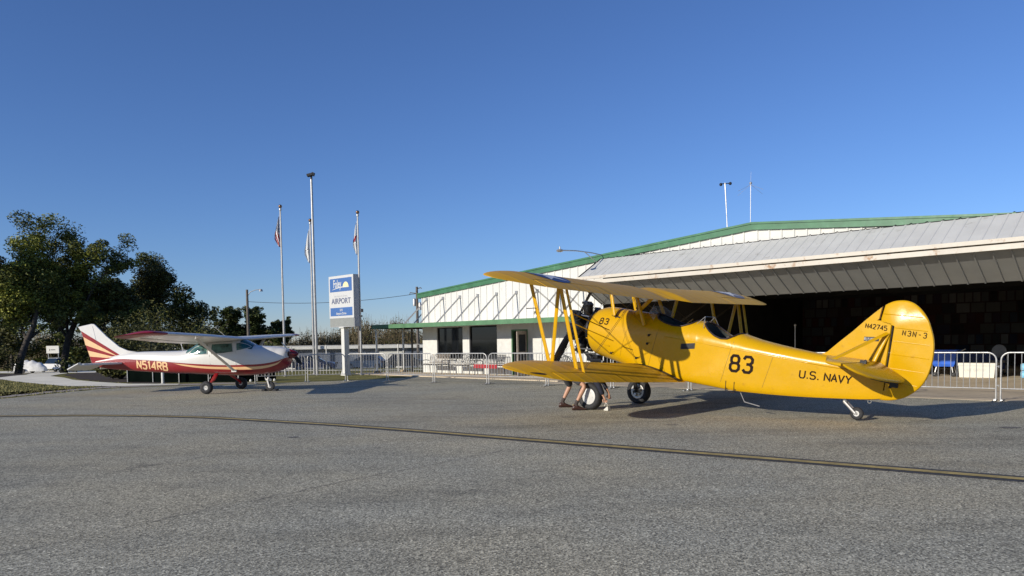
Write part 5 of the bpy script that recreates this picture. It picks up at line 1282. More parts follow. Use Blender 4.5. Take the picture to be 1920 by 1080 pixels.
# ------------------------------------------------------------------ things inside the hangar mouth
def rb(mb, t0, t1, n0, n1, z0, z1): return fbox(mb, t0, t1, n0, n1, z0, z1)
def at0(mb, base): mb.v = [tuple(Vector(v)-base) for v in mb.v]; return mb
b0 = FW(22.15, -6.8, .010); co = thing('cooler', b0, 'large white cooler with faint handwriting behind the barrier', 'cooler')
mb = MB(); P = [(-.52, 0), (.52, 0), (.55, .34), (.55, .40), (-.55, .40), (-.55, .34)]
mb.loft([[FE*a*(1-k*.0)+FN*b+Vector((0, 0, z)) for a, z in P] for b, k in ((.26, 0), (-.26, 0))], True, True, True); mb.build('tub', 'cooler', co, 0)
mb = MB(); p = [FE*a+FN*b+Vector((0, 0, z)) for a in (-.565, .565) for b in (-.275, .275) for z in (.405, .50)]; mb.add(p, [(0, 1, 3, 2), (4, 6, 7, 5), (0, 4, 5, 1), (2, 3, 7, 6), (0, 2, 6, 4), (1, 5, 7, 3)]); mb.build('lid', 'cooler', co, 0)
MT['faint'] = mat('faded_marker', (.50, .49, .44), .7)
lettering(MB(), 'LIVE SHRIMP', .085, .045, .022, .009, lambda u, v, l: FE*(-.36+u)+FN*(.262+l)+Vector((0, 0, .22+v)), 1).build('handwriting', 'faint', co, 0)
b0 = FW(21.10, -6.9, .010); bc = thing('cart', b0, 'bright blue plastic tub cart behind the barrier beside the rudder', 'cart'); mb = MB()
secs = [[FE*(a*k)+FN*(b*k)+Vector((0, 0, z)) for a, b in ((-.42, -.3), (.42, -.3), (.42, .3), (-.42, .3))] for z, k in ((.36, .72), (.45, .84), (.80, .97), (.92, 1.0), (.95, 1.06), (.93, 1.0))]
mb.loft(secs, True, True, True); mb.build('tub', 'blue_pl', bc, 0)
mb = MB()
for a in (-.3, .3):
    for b in (-.2, .2): mb.tube(FE*a+FN*b+Vector((0, 0, .08)), FE*a*.8+FN*b*.8+Vector((0, 0, .38)), .018, n=6)
mb.tube(FE*.4+Vector((0, 0, .85)), FE*.62+Vector((0, 0, .98)), .016, n=6); mb.build('legs', 'galv', bc, 50)
mb = MB()
for a in (-.3, .3):
    for b in (-.2, .2): mb.lathe([(.01, -.02), (.07, -.02), (.08, 0), (.07, .02), (.01, .02)], FE*a+FN*b+Vector((0, 0, .08)), FN, 14)
mb.build('wheels', 'tyre', bc, 50)
b0 = FW(21.7, -9.3, .016); tb = thing('table', b0, 'dark blue covered table standing behind the blue cart', 'table'); mb = MB(); p = [FE*a+FN*b+Vector((0, 0, z)) for a in (-.8, .8) for b in (-.35, .35) for z in (.74, .80)]; mb.add(p, [(0, 1, 3, 2), (4, 6, 7, 5), (0, 4, 5, 1), (2, 3, 7, 6), (0, 2, 6, 4), (1, 5, 7, 3)]); mb.build('table_top', 'navy_pl', tb, 0)
mb = MB(); secs = [[FE*(-.8+1.6*k/16)+FN*(.36+.03*math.sin(k*2.1)*(1 if z < .5 else .2))+Vector((0, 0, z)) for k in range(17)] for z in (.2, .5, .80)]; mb.loft(secs, False); mb.build('table_skirt', 'navy_pl', tb, 60)
for a in (-.7, .7): 
    for b in (-.28, .28): mb = MB(); mb.tube(FE*a+FN*b, FE*a+FN*b+Vector((0, 0, .74)), .018); mb.build('leg', 'galv', tb)
b0 = FW(22.35, -8.5, .016); ch = thing('office_chair', b0, 'grey office chair behind the right end of the cooler', 'chair'); mb = MB()
secs = [[FE*(.23*math.cos(q*PI/8)*k)+FN*(-.22+.05*(1 if math.sin(q*PI/8) > 0 else -1)*0+d)+Vector((0, 0, .86+.24*math.sin(q*PI/8)*k)) for q in range(16)] for d, k in ((-.03, .85), (-.02, 1), (.03, 1), (.05, .85))]; mb.loft(secs, True, True, True); mb.build('backrest', 'grey_seat', ch, 50)
mb = MB(); mb.lathe([(.01, .44), (.22, .44), (.25, .48), (.23, .53), (.01, .54)], (0, 0, 0), (0, 0, 1), 20); mb.build('seat', 'grey_seat', ch, 50)
mb = MB(); mb.tube((0, 0, .08), (0, 0, .44), .03); mb.tube(FN*-.2+Vector((0, 0, .5)), FN*-.24+Vector((0, 0, .75)), .02)
for k in range(5): a = k*PI*.4; mb.tube((0, 0, .12), (.28*math.cos(a), .28*math.sin(a), .07), .018); mb.ball((.28*math.cos(a), .28*math.sin(a), .04), .035, 8)
mb.build('base', 'dark', ch, 50)
for k, lb in enumerate(('lower pale blue shrink-wrapped bottle pack at the right edge', 'upper pale blue shrink-wrapped bottle pack at the right edge')):
    b0 = FW(23.6, -6.8, .010+.25*k); w_ = thing('bottle_pack', b0, lb, 'bottle pack', 'stacked bottle packs'); mb = MB(); secs = []
    for a in (-.20, -.18, .18, .20): s = .9 if abs(a) > .19 else 1; secs.append([FE*(a+.0)+FN*(.14*s*math.copysign(abs(math.cos(q*PI/6))**.4, math.cos(q*PI/6)))+Vector((0, 0, .125+.12*s*math.copysign(abs(math.sin(q*PI/6))**.4, math.sin(q*PI/6)))) for q in range(12)])
    mb.loft(secs, True, True, True); mb.build('wrap', 'bottle', w_, 60)
    mb = MB()
    for a in range(5):
        for b in range(3): mb.lathe([(.001, .02), (.012, .02), (.012, 0)], FE*(-.15+.075*a)+FN*(-.09+.09*b)+Vector((0, 0, .226)), (0, 0, 1), 8)
    mb.build('bottle_caps', 'cooler', w_, 40)
b0 = FW(24.6, -11, .016); sh = thing('workbench', b0, 'long pale topped workbench deep in the dark hangar at the right', 'workbench'); mb = MB(); p = [FE*a+FN*b+Vector((0, 0, z)) for a in (-1.6, 3.5) for b in (-.3, .3) for z in (.98, 1.03)]; mb.add(p, [(0, 1, 3, 2), (4, 6, 7, 5), (0, 4, 5, 1), (2, 3, 7, 6), (0, 2, 6, 4), (1, 5, 7, 3)]); mb.build('bench_top', 'bench_wood', sh, 0)
for a in (-1.5, 1, 3.3):
    for b in (-.25, .25): mb = MB(); mb.tube(FE*a+FN*b, FE*a+FN*b+Vector((0, 0, .98)), .03); mb.build('leg', 'galv', sh)
for t, n in ((15.4, -6.0),):
    st_ = thing('stanchion', FW(t+.6, n, .016), 'thin pale upright pole standing in the dark hangar opening', 'pole'); mb = MB(); mb.tube((0, 0, 0), (0, 0, 1.9), .022, n=8); mb.lathe([(.01, 0), (.2, .0), (.2, .02), (.03, .05)], (0, 0, 0), (0, 0, 1), 16); mb.build('pole', 'galv', st_)
    mb = MB(); mb.ball((0, 0, 1.95), .05, 10); mb.build('knob', 'galv', st_)
# second small aeroplane deep in the dark hangar: a copy without its lettering
h2 = dup(ce, FW(22.4, -13.0, .016), PI*.78, 'dark red and white high-wing aeroplane parked deep inside the hangar', skip=('registration', 'aerial'))

# ------------------------------------------------------------------ person bending at the near wheel
def skin_mesh(name, chains, m, parent, sub=2):
    """chains: list of lists of (point, radius); points shared between chains are welded"""
    vs = []; rad = []; ed = []; idx = {}
    for ch in chains:
        prev = None
        for p, r in ch:
            k = tuple(round(c, 4) for c in p)
            if k not in idx: idx[k] = len(vs); vs.append(p); rad.append(r)
            i = idx[k]
            if prev is not None and prev != i: ed.append((prev, i))
            prev = i
    me = bpy.data.meshes.new(name); me.from_pydata([tuple(v) for v in vs], ed, []); o = bpy.data.objects.new(name, me); COL.objects.link(o)
    md = o.modifiers.new('skin', 'SKIN'); md.use_smooth_shade = True; md.branch_smoothing = .4
    for k, r in enumerate(rad): rr = r if hasattr(r, '__len__') else (r, r); o.data.skin_vertices[0].data[k].radius = rr
    o.data.skin_vertices[0].data[0].use_root = True
    sb = o.modifiers.new('sub', 'SUBSURF'); sb.levels = sub; sb.render_levels = sub
    dg = bpy.context.evaluated_depsgraph_get(); dg.update(); me2 = bpy.data.meshes.new_from_object(o.evaluated_get(dg)); o.modifiers.clear(); o.data = me2; me2.materials.clear(); me2.materials.append(MT[m])
    me2.polygons.foreach_set('use_smooth', [True]*len(me2.polygons)); o.parent = parent; bpy.data.meshes.remove(me); return o
PB = Vector((1.38, 16.40, .004)); pe = thing('person', PB, 'person in shorts and navy shirt crouching at the near wheel of the yellow biplane', 'person')
V = lambda x, y, z: Vector((x, y, z))-PB
pel = V(1.12, 16.45, .87); ch_ = V(1.50, 16.36, .93); nk = V(1.74, 16.30, .87)
hpR, knR, anR = V(1.17, 16.31, .84), V(1.57, 16.10, .53), V(1.375, 16.12, .14)
hpL, knL, anL = V(1.13, 16.60, .83), V(1.31, 16.86, .50), V(1.135, 16.87, .14)
shR, elR, wrR = V(1.72, 16.03, .76), V(1.87, 15.95, .52), V(1.955, 15.96, .30)
shL, elL, wrL = V(1.68, 16.48, .85), V(2.00, 16.46, .60), V(2.10, 16.22, .34)
mid = lambda a, b, u: a+(b-a)*u
skin_mesh('body', [[(pel, .12), (mid(pel, ch_, .5), (.13, .11)), (ch_, (.15, .12)), (nk, .06), (V(1.80, 16.29, .855), .055)],
    [(pel, .12), (hpR, .095), (mid(hpR, knR, .5), .075), (knR, .056), (mid(knR, anR, .35), .056), (mid(knR, anR, .75), .040), (anR, .036), (V(1.385, 16.12, .09), .028)],
    [(pel, .12), (hpL, .095), (mid(hpL, knL, .5), .075), (knL, .056), (mid(knL, anL, .35), .055), (mid(knL, anL, .75), .040), (anL, .036), (V(1.145, 16.87, .09), .028)],
    [(ch_, (.15, .12)), (shR, .06), (mid(shR, elR, .5), .046), (elR, .038), (mid(elR, wrR, .4), .036), (wrR, .025)], [(ch_, (.15, .12)), (shL, .06), (mid(shL, elL, .5), .046), (elL, .038), (mid(elL, wrL, .4), .036), (wrL, .025)]], 'skin', pe)
hd = V(1.90, 16.28, .80); mb = MB()
secs = []
for i in range(13):
    th = PI*i/12; r = .078*math.sin(th)**.8 if i not in (0, 12) else .004; secs.append([hd+Vector((.115*-math.cos(th)*.5+.02*math.sin(th)+(r+.012)*math.cos(q*PI/8)*.75*.5, (r)*math.sin(q*PI/8), -.0+.105*math.cos(th)*-.9+(r)*math.cos(q*PI/8)*.55)) for q in range(16)])
mb.loft(secs, True); hdm = mb
hdm.tube(hd+Vector((.06, 0, -.06)), hd+Vector((.095, 0, -.08)), .014, .009); 
for s in (1, -1): hdm.ball(hd+Vector((0, s*.080, -.01)), .026, 8, (1, .4, 1.2)); hdm.ball(hd+Vector((.055, s*.03, -.045)), .012, 8)
hdm.tube(hd+Vector((.045, -.022, -.115)), hd+Vector((.045, .022, -.115)), .006, n=6); hdm.build('head', 'skin', pe, 60)
mb = MB(); mb.ball(hd+Vector((-.02, 0, .03)), .098, 14, (1.05, .86, .85)); mb.build('hair', 'hair', pe, 60)
shirt = skin_mesh('shirt', [[(mid(pel, ch_, .02), (.145, .125)), (mid(pel, ch_, .5), (.15, .13)), (ch_, (.17, .135)), (mid(ch_, nk, .8), .085)], [(ch_, (.17, .135)), (shR, .09), (mid(shR, elR, .5), .075), (elR, .060), (mid(elR, wrR, .85), .050)], [(ch_, (.17, .135)), (shL, .075), (mid(shL, elL, .5), .062), (elL, .052), (mid(elL, wrL, .7), .045)]], 'navy', pe)
skin_mesh('shorts', [[(mid(pel, ch_, -.12), .13), (pel, (.14, .13)), (mid(pel, ch_, .15), (.135, .12))], [(pel, (.14, .13)), (hpR, .112), (mid(hpR, knR, .5), .098), (mid(hpR, knR, .86), .082)], [(pel, (.14, .13)), (hpL, .112), (mid(hpL, knL, .5), .098), (mid(hpL, knL, 1.04), .080)]], 'grey_cl', pe)
for an, kn in ((anR, knR), (anL, knL)):
    mb = MB(); u = (kn-an).normalized(); mb.path([an+Vector((.02, 0, -.05)), an, an+u*.06, an+u*.085], [.041, .042, .044, .045], 12); mb.build('sock', 'sock', pe, 60)
    mb = MB(); secs = []
    prof = [(-.085, .022, .06, .012), (-.075, .036, .10, .006), (-.03, .044, .125, .003), (.035, .044, .118, .003), (.09, .046, .085, .003), (.15, .048, .058, .003), (.20, .042, .045, .006), (.235, .022, .03, .012)]
    base = Vector((an.x, an.y, 0))
    for xx, w, h, z0 in prof: secs.append([base+Vector((xx, w*math.cos(q*PI/7), z0+(h-z0)*(.5+.5*math.sin(q*PI/7))) ) for q in range(14)])
    mb.loft(secs, True, True, True); shoe = mb.build('shoe', 'shoe', pe, 60)
    mb = MB(); mb.loft([[base+Vector((xx, (w+.004)*c, z)) for c in (-1, -.6, 0, .6, 1)]+[base+Vector((xx, (w+.004)*c, z+.016)) for c in (1, .6, 0, -.6, -1)] for xx, w, h, z0 in prof for z in (.0,)], True, True, True); mb.build('sole', 'leather', shoe, 30)
for w0, dr_ in ((wrR, Vector((.035, .01, -.075))), (wrL, Vector((.0, -.045, -.07)))):
    d = dr_.normalized(); sd_ = d.cross(Vector((0, 1, 0))).normalized() if abs(d.y) < .8 else Vector((1, 0, 0)); nn_ = d.cross(sd_)
    pal = w0+d*.055; ch = [[(w0-d*.02, .024), (w0+d*.02, (.030, .020)), (pal, (.036, .018)), (pal+d*.030, (.036, .016))]]
    hand = skin_mesh('hand', ch, 'skin', pe, 2)
    for k in range(4):
        b = pal+d*.035+sd_*(-.027+.018*k); L = (.036, .042, .039, .030)[k]
        f1 = b+d*L*.8+nn_*.008; f2 = f1+d*L*.35+nn_*L*.55; f3 = f2-d*L*.25+nn_*L*.45; mb = MB(); mb.path([b-d*.012, b, f1, f2, f3], [.0085, .0088, .008, .0074, .006], 8); mb.build('finger', 'skin', hand, 60)
    b = pal-d*.01+sd_*-.032; mb = MB(); mb.path([b, b-sd_*.022+d*.02+nn_*.01, b-sd_*.026+d*.045+nn_*.02, b-sd_*.02+d*.062+nn_*.028], [.011, .0105, .009, .007], 8); mb.build('thumb', 'skin', hand, 60)
# wheel chocks held at the near wheel
def chock(loc, rz, label, m):
    o = thing('wheel_chock', loc, label, 'wheel chock', None, rz); mb = MB(); mb.loft([[Vector((-.05, y, 0)), Vector((.06, y, 0)), Vector((.06, y, .02)), Vector((-.03, y, .09)), Vector((-.05, y, .09))] for y in (-.04, .04)], True, True, True); mb.build('wedge', m, o, 0)
    mb = MB(); mb.path([(-.04, .04, .08), (-.06, .07, .14), (-.02, .08, .17), (.02, .06, .10)], .009, 6); mb.build('rope', 'cushion', o, 60); return o
WR = math.atan2(.684, -.717)
chock((2.03, 15.98, .004), WR, 'pale wheel chock with rope loop in the crouching person\'s hand', 'cooler')
chock((1.40, 16.58, .004), WR+PI, 'wheel chock behind the person\'s right shoe', 'orange_wood')

# ------------------------------------------------------------------ trees
def leaves(mb, c, rx, ry, rz, n, size, r, flat=.55):
    for _ in range(n):
        while True:
            a, b, d = r.uniform(-1, 1), r.uniform(-1, 1), r.uniform(-1, 1)
            if a*a+b*b+d*d < 1: break
        p = Vector((c[0]+a*rx, c[1]+b*ry, c[2]+d*rz)); s = size*r.uniform(.55, 1.35)
        u = Vector((r.gauss(0, 1), r.gauss(0, 1), r.gauss(0, flat))).normalized(); w = u.cross(Vector((r.gauss(0, 1), r.gauss(0, 1), r.gauss(0, 1)))).normalized()
        o = len(mb.v); mb.v += [tuple(p-u*s), tuple(p+w*s*.42), tuple(p+u*s), tuple(p-w*s*.42)]; mb.f.append((o, o+1, o+2, o+3)); mb.m.append(mb.cur)
def tree(name, x, y, h, rad, label, mats, seed, n_leaf=110, trunk_h=.25, tr=.22, dens=1.0, size=.11, new=.15, group=None, shape='broad', lean=(0, 0), cat='tree', wob=.9):
    r = random.Random(seed); z0 = TH(x, y); T = thing(name, (x, y, z0-.05), label, cat, group); tm = MB(); tips = []
    def grow(p, d, L, rr, lev):
        pts = [p]; rs = [rr]; q = p.copy(); dd = d.copy(); k = 4 if lev < 3 else 3
        for i in range(k):
            dd = (dd+Vector((r.gauss(0, .16), r.gauss(0, .16), r.gauss(.03, .08)))).normalized(); q = q+dd*L/k; pts.append(q.copy()); rs.append(rr*(1-.45*(i+1)/k))
            if lev >= 1 and i > 0: tips.append((q.copy(), lev))
        tm.path(pts, rs, 7 if lev < 2 else 4, False)
        if lev >= 3: return
        nb = (5 if lev == 0 else 4) if lev < 2 else 3
        for j in range(nb):
            a = r.uniform(0, 2*PI); sp = r.uniform(.5, 1.05); side = Vector((math.cos(a), math.sin(a), 0)); nd = (dd*(1-sp*.55)+side*sp+Vector((0, 0, .18))).normalized()
            st = pts[r.choice((2, 3, 4)) if lev else r.choice((2, 3, 4))]; grow(st, nd, L*r.uniform(.55, .8), rs[-1]*.75, lev+1)
    if shape == 'broad':
        grow(Vector((0, 0, 0)), Vector((lean[0], lean[1], 1)).normalized(), h*.42, tr, 0)
        # fit branch tips to wanted crown
        mx = max(t[0].z for t in tips); rx = max(max(abs(t[0].x), abs(t[0].y)) for t in tips)
        sz, sx = (h*.97)/mx, rad/rx
        tm.v = [(v[0]*sx, v[1]*sx, v[2]*sz) for v in tm.v]; tips = [(Vector((t.x*sx, t.y*sx, t.z*sz)), l) for t, l in tips]
    else:
        tm.path([(0, 0, 0), (r.uniform(-.2, .2), 0, h*.5), (0, 0, h)], [tr, tr*.7, tr*.2], 7)
        for k in range(26):
            z = h*(trunk_h+(1-trunk_h)*r.random()**.8); rr = rad*(1-((z/h-trunk_h)/(1-trunk_h))**1.6*.85)*r.uniform(.45, 1); a = r.uniform(0, 2*PI); e = Vector((rr*math.cos(a), rr*math.sin(a), z+r.uniform(-.1, .4))); tm.path([(0, 0, z), tuple(e)], [tr*.25, tr*.08], 4); tips.append((e, 2)); tips.append((e*.6+Vector((0, 0, z*.4)), 2))
    tm.build('trunk', 'bark', T, 60, fix=False)
    lb = MB(); zmin = h*trunk_h
    for t, l in tips:
        if t.z < zmin or r.random() > dens: continue
        lb.cur = 1 if r.random() < new else 0
        s = rad*.15*r.uniform(.6, 1.3)*wob
        leaves(lb, t, s*1.2, s*1.2, s*.75, int(n_leaf*r.uniform(.5, 1.4)), size, r)
    lb.build('crown', mats, T, 0, fix=False); return T
G1 = 'trees beyond the grass on the left'
tree('oak_tree', -34.4, 52, 11.6, 6.2, 'tallest tree with yellow green new leaves at the left edge', ['leaf_oak', 'leaf_new'], 8, 250, .06, .32, 1, .10, .40, G1)
tree('oak_tree', -33.6, 56, 10.8, 4.4, 'spreading tree with mixed dark and fresh leaves right of the pickup truck', ['leaf_oak', 'leaf_new'], 3, 230, .08, .30, 1, .10, .34, G1)
tree('oak_tree', -31.4, 57, 7.6, 2.8, 'tree with open limbs above the white aeroplane fin', ['leaf_oak', 'leaf_new'], 4, 130, .16, .28, .95, .09, .20, G1)
tree('evergreen_oak', -30.2, 63, 9.9, 4.9, 'dark rounded evergreen oak right of the tail of the red and white aeroplane', ['leaf_dark', 'leaf_oak'], 9, 230, .12, .30, 1, .10, .12, G1)
tree('oak_tree', -38.6, 54, 11.4, 5.4, 'dark leafy tree standing at the far left behind the tallest tree', ['leaf_dark', 'leaf_new'], 6, 180, .05, .3, 1, .11, .2, G1)
G2 = 'pine trees in the distance'
for x, y, h, rd, sd2, lb in ((-42.3, 112, 9.2, 3.3, 11, 'left of two rounded distant pines by the old street light pole'), (-38.0, 112, 9.0, 3.1, 12, 'right of two rounded distant pines by the old street light pole'), (-34.4, 113, 7.6, 2.6, 13, 'small low pine beside the two rounded distant pines'), (-40.2, 116, 7.0, 2.6, 14, 'low pine filling the gap between the two rounded distant pines')):
    tree('pine_tree', x, y, h, rd, lb, ['leaf_pine', 'leaf_dark'], sd2, 60, .22, .22, 1, .22, .3, G2)
for k_, (x, y, h, rd, lb) in enumerate(((-45.0, 61, 8.0, 4.2, 'dense dark evergreen filling the far left behind the tall trees'), (-41.5, 60, 7.6, 3.6, 'dense dark evergreen behind the boat and pickup truck tree'), (-26.0, 60, 6.2, 3.6, 'dense dark evergreen low behind the white aeroplane fin'), (-30.5, 58, 6.6, 3.4, 'dense dark evergreen right of the pickup truck'), (-51.0, 60, 8.0, 4.5, 'dense dark evergreen cut off by the left edge'))):
    tree('evergreen_tree', x, y, h, rd, lb, ['leaf_dark', 'leaf_oak'], 40+k_, 230, .06, .2, 1, .13, .25, G1, shape='cone', wob=1.5)
# understory shrubs
G3 = 'shrubs under the trees'
for k_, (x, y, h, rd, lb) in enumerate(((-75.5, 113, 9.4, 5.0, 'distant dark tree behind the covered boat'), (-69.5, 115, 8.6, 4.6, 'distant dark tree behind the cream sign board'), (-64.5, 117, 9.0, 4.6, 'distant dark tree behind the pickup truck bed'))):
    tree('evergreen_tree', x, y, h, rd, lb, ['leaf_dark', 'leaf_oak'], 60+k_, 150, .04, .25, 1, .22, .25, G1, shape='cone', wob=1.5)
for i, (x, y, h, rd, m_, lb) in enumerate(((-22.3, 44.0, 3.2, 2.6, 'leaf_dark', 'large dark shrub right of the pickup truck'), (-20.8, 41.5, 2.2, 2.2, 'leaf_dark', 'low dark green shrub under the aeroplane tailplane'), (-17.6, 38.0, 1.7, 2.0, 'leaf_olive', 'olive green shrub below the aeroplane registration letters'),
        (-25.6, 53, 5.0, 3.4, 'leaf_dark', 'tall dark shrub behind the white aeroplane fin'), (-21.0, 50, 3.4, 3.2, 'leaf_dark', 'broad dark shrub behind the aeroplane tail boom'), (-35.0, 49.5, 2.2, 2.0, 'leaf_dark', 'dark shrub beneath the tallest tree'), (-34.5, 46, 1.0, 1.3, 'leaf_olive', 'olive shrub beside the bend of the footpath'), (-15.5, 47, 1.7, 2.2, 'leaf_olive', 'olive shrub behind the aeroplane cabin'), (-18.3, 34.9, 1.15, 1.1, 'leaf_dark', 'near black shrub at the path edge under the aeroplane fin'), (-16.2, 33.4, 1.05, 1.2, 'leaf_dark', 'near black low shrub left of the screen fence'), (-38.5, 50, 3.6, 2.8, 'leaf_dark', 'dark shrub at the far left edge'))):
    T = thing('shrub', (x, y, TH(x, y)), lb, 'shrub', G3); r = random.Random(50+i); sb_ = MB(); lb_ = MB()
    for k in range(16):
        a = r.uniform(0, 2*PI); rr = rd*r.uniform(.1, .9); e = Vector((rr*math.cos(a), rr*math.sin(a), h*r.uniform(.35, .92)*(1-.35*(rr/rd)**2))); sb_.path([(0, 0, 0), tuple(e*.5+Vector((0, 0, .1))), tuple(e)], [.04, .03, .012], 4, False)
        lb_.cur = int(r.random() < .2); leaves(lb_, e*.92, rd*.36, rd*.36, h*.26, 330, .085, r)
    sb_.build('stems', 'bark', T, 60, fix=False); lb_.build('foliage', [m_, 'leaf_oak'], T, 0, fix=False)
# far-off woodland: one mass of bare brush
r = random.Random(77); wb = MB()
for k in range(1350):
    x = r.uniform(-78, 6) if k < 1150 else r.uniform(-150, -78); y = r.uniform(118, 138); hh = r.uniform(3.6, 6.1)*(1+.25*math.sin(x*.21)+.12*math.sin(x*.9)); z0 = TH(x, y); sh_ = r.random()
    wb.cur = 0 if sh_ < .62 else (1 if sh_ < .9 else 2)
    leaves(wb, (x, y, z0+hh*.50), 1.6, 1.3, hh*.50, 100, .17, r, 1.2)
    for j in range(5):
        a = r.uniform(-1.2, 1.2); wb.cur = 0; wb.path([(x+a*.3, y, z0), (x+a, y, z0+hh*r.uniform(.8, 1.12))], [.05, .01], 3, False)
o = wb.build('woodland', ['leaf_brown', 'leaf_olive', 'leaf_dark'], None, 0, fix=False); tag(o, 'distant strip of brown bare woodland behind the low building', kind='stuff')

# ------------------------------------------------------------------ utility poles and wires
up = thing('street_light_pole', (-28.1, 80, TH(-28, 80)), 'old wooden pole with a curved street light arm by the distant pines', 'street light')
mb = MB(); mb.path([(0, 0, 0), (0, 0, 8.8)], [.17, .12], 10); mb.build('pole', 'wood_pole', up)
mb = MB(); mb.path([(.1, 0, 8.2), (.35, 0, 8.55), (.9, 0, 8.75), (1.35, 0, 8.8)], .04, 6); mb.build('arm', 'galv', up)
mb = MB(); mb.lathe([(.02, .12), (.14, .1), (.2, -.05), (.22, -.12), (.05, -.13)], (1.48, 0, 8.72), (0, 0, 1), 14); mb.build('lamp_head', 'alu', up)
u2 = thing('utility_pole', (-9.75, 78, TH(-9.75, 78)), 'wooden utility pole with transformer behind the hangar corner', 'utility pole')
mb = MB(); mb.path([(0, 0, 0), (0, 0, 8.6)], [.17, .12], 10); mb.build('pole', 'wood_pole', u2)
mb = MB(); mb.box((0, 0, 8.15), (.1, .5, .1)); mb.path([(0, 0, 8.4), (.4, 0, 8.5), (.5, 0, 8.4)], .05, 6); mb.path([(0, 0, 7.9), (-.7, 0, 8.0), (-.75, 0, 7.8)], .05, 6); mb.build('crossarm', 'wood_pole', u2)
mb = MB()
for z, x in ((6.6, -.28), (6.2, .3)): mb.lathe([(.01, 0), (.16, .0), (.17, .1), (.17, .7), (.1, .8), (.01, .8)], (x, 0, z), (0, 0, 1), 14)
mb.build('transformer', 'galv', u2)
u3 = thing('utility_pole', (-16.3, 80, TH(-16, 80)), 'thin wooden pole with two dark boxes behind the airport sign', 'utility pole'); mb = MB(); mb.path([(0, 0, 0), (0, 0, 7.0)], [.12, .08], 8); mb.build('pole', 'wood_pole', u3)
mb = MB(); mb.box((.35, 0, 6.4), (.35, .2, .35)); mb.box((.3, 0, 5.8), (.25, .2, .2)); mb.build('junction_box', 'dark', u3, 0)
mb = MB(); pts = []
for k in range(21): u = k/20; pts.append((-28+18.3*u, 80-2*u, 6.1+.45*u-3.6*u*(1-u)*.55*1.0))
mb.path(pts, .022, 4, False); pts = [(-9.75+14*k/10, 78-30*k/10, 6.6-1.2*math.sin(PI*k/10)) for k in range(11)]; mb.path(pts, .02, 4, False); o = mb.build('overhead_wire', 'wire', None, 60, fix=False); tag(o, 'thin overhead wire sagging between the two wooden poles', 'wire')

# ------------------------------------------------------------------ far building, fences, vehicles
fb = thing('storage_building', (-24, 86, TH(-24, 86)), 'long low distant building with white roof edge and shaded blue grey walls', 'building')
mb = MB(); mb.box((0, 3, 1.25), (34, 6, 2.5)); mb.build('wall', 'far_wall', fb, 0)
mb = MB(); mb.box((0, 2.8, 2.66), (34.6, 7.2, .34)); mb.build('roof_edge', 'white_w', fb, 0)
for k in range(8): mb = MB(); mb.box((-14.5+4.1*k, -.03, 1.1), (2.6, .06, 2.1)); mb.build('shutter_door', 'far_wall' if k % 3 else 'white_w', fb, 0)
sc_ = thing('screen_fence', (-12.3, 32.2, 0), 'dark green windscreen fence behind the red and white aeroplane', 'fence')
FP = [(-16.4, 31.9), (-13.8, 31.0), (-11.2, 30.6), (-9.9, 31.3)]
mb = MB()
for a, b in zip(FP, FP[1:]): 
    A = Vector((a[0]+12.3, a[1]-32.2, 0)); B = Vector((b[0]+12.3, b[1]-32.2, 0)); n = Vector((-(B-A).y, (B-A).x, 0)).normalized()*.01
    mb.add([A-n+Vector((0, 0, .02)), B-n+Vector((0, 0, .02)), B-n+Vector((0, 0, .92)), A-n+Vector((0, 0, .92)), A+n+Vector((0, 0, .02)), B+n+Vector((0, 0, .02)), B+n+Vector((0, 0, .92)), A+n+Vector((0, 0, .92))], [(0, 1, 2, 3), (4, 5, 6, 7), (3, 2, 6, 7)])
mb.build('fabric', 'screen', sc_, 0)
for a, b in zip(FP, FP[1:]):
    for k in range(2): x = a[0]+(b[0]-a[0])*k/2; y = a[1]+(b[1]-a[1])*k/2; mb = MB(); mb.tube((x+12.3, y-32.2-.05, 0), (x+12.3, y-32.2-.05, .98), .022); mb.build('post', 'galv', sc_)
bo = thing('bollard', (-14.2, 30.35, 0), 'short white bollard under the red and white aeroplane tail boom', 'bollard'); mb = MB(); mb.lathe([(.055, 0), (.055, .62), (.045, .66), (.001, .67)], (0, 0, 0), (0, 0, 1), 14); mb.build('post', 'white_w', bo); mb = MB(); mb.lathe([(.09, 0), (.09, .02), (.056, .03)], (0, 0, 0), (0, 0, 1), 14); mb.build('base', 'galv', bo)
# chain link gate panel and white box left of the terminal
cf_ = thing('chain_link_fence', (-9.5, 40.5, TH(-9.5, 40.5)), 'chain link fence on thin steel posts behind the flagpoles', 'fence'); mb = MB()
posts = [(-14+2.0*k, 41.2-.42*k) for k in range(6)]
for (x, y) in posts: q = MB(); q.tube((x+9.5, y-40.5, 0), (x+9.5, y-40.5, 1.45), .03); q.build('post', 'galv', cf_)
for z in (.08, 1.42): mb.path([(x+9.5, y-40.5, z) for x, y in posts], .02, 6)
for (a, b) in zip(posts, posts[1:]):
    n = 26
    for s in (1, -1):
        for k in range(-n//2, n):
            u0, u1 = k/n, (k+n*.62)/n; z0, z1 = (.08, 1.42) if s > 0 else (1.42, .08)
            if u0 < 0: z0 = z0+(z1-z0)*(-u0)/(u1-u0); u0 = 0
            if u1 > 1: z1 = z0+(z1-z0)*(1-u0)/(u1-u0); u1 = 1
            P0 = (a[0]+(b[0]-a[0])*u0+9.5, a[1]+(b[1]-a[1])*u0-40.5, z0); P1 = (a[0]+(b[0]-a[0])*u1+9.5, a[1]+(b[1]-a[1])*u1-40.5, z1); mb.tube(P0, P1, .003, n=3, caps=False)
mb.build('mesh', 'galv', cf_, 0, fix=False)
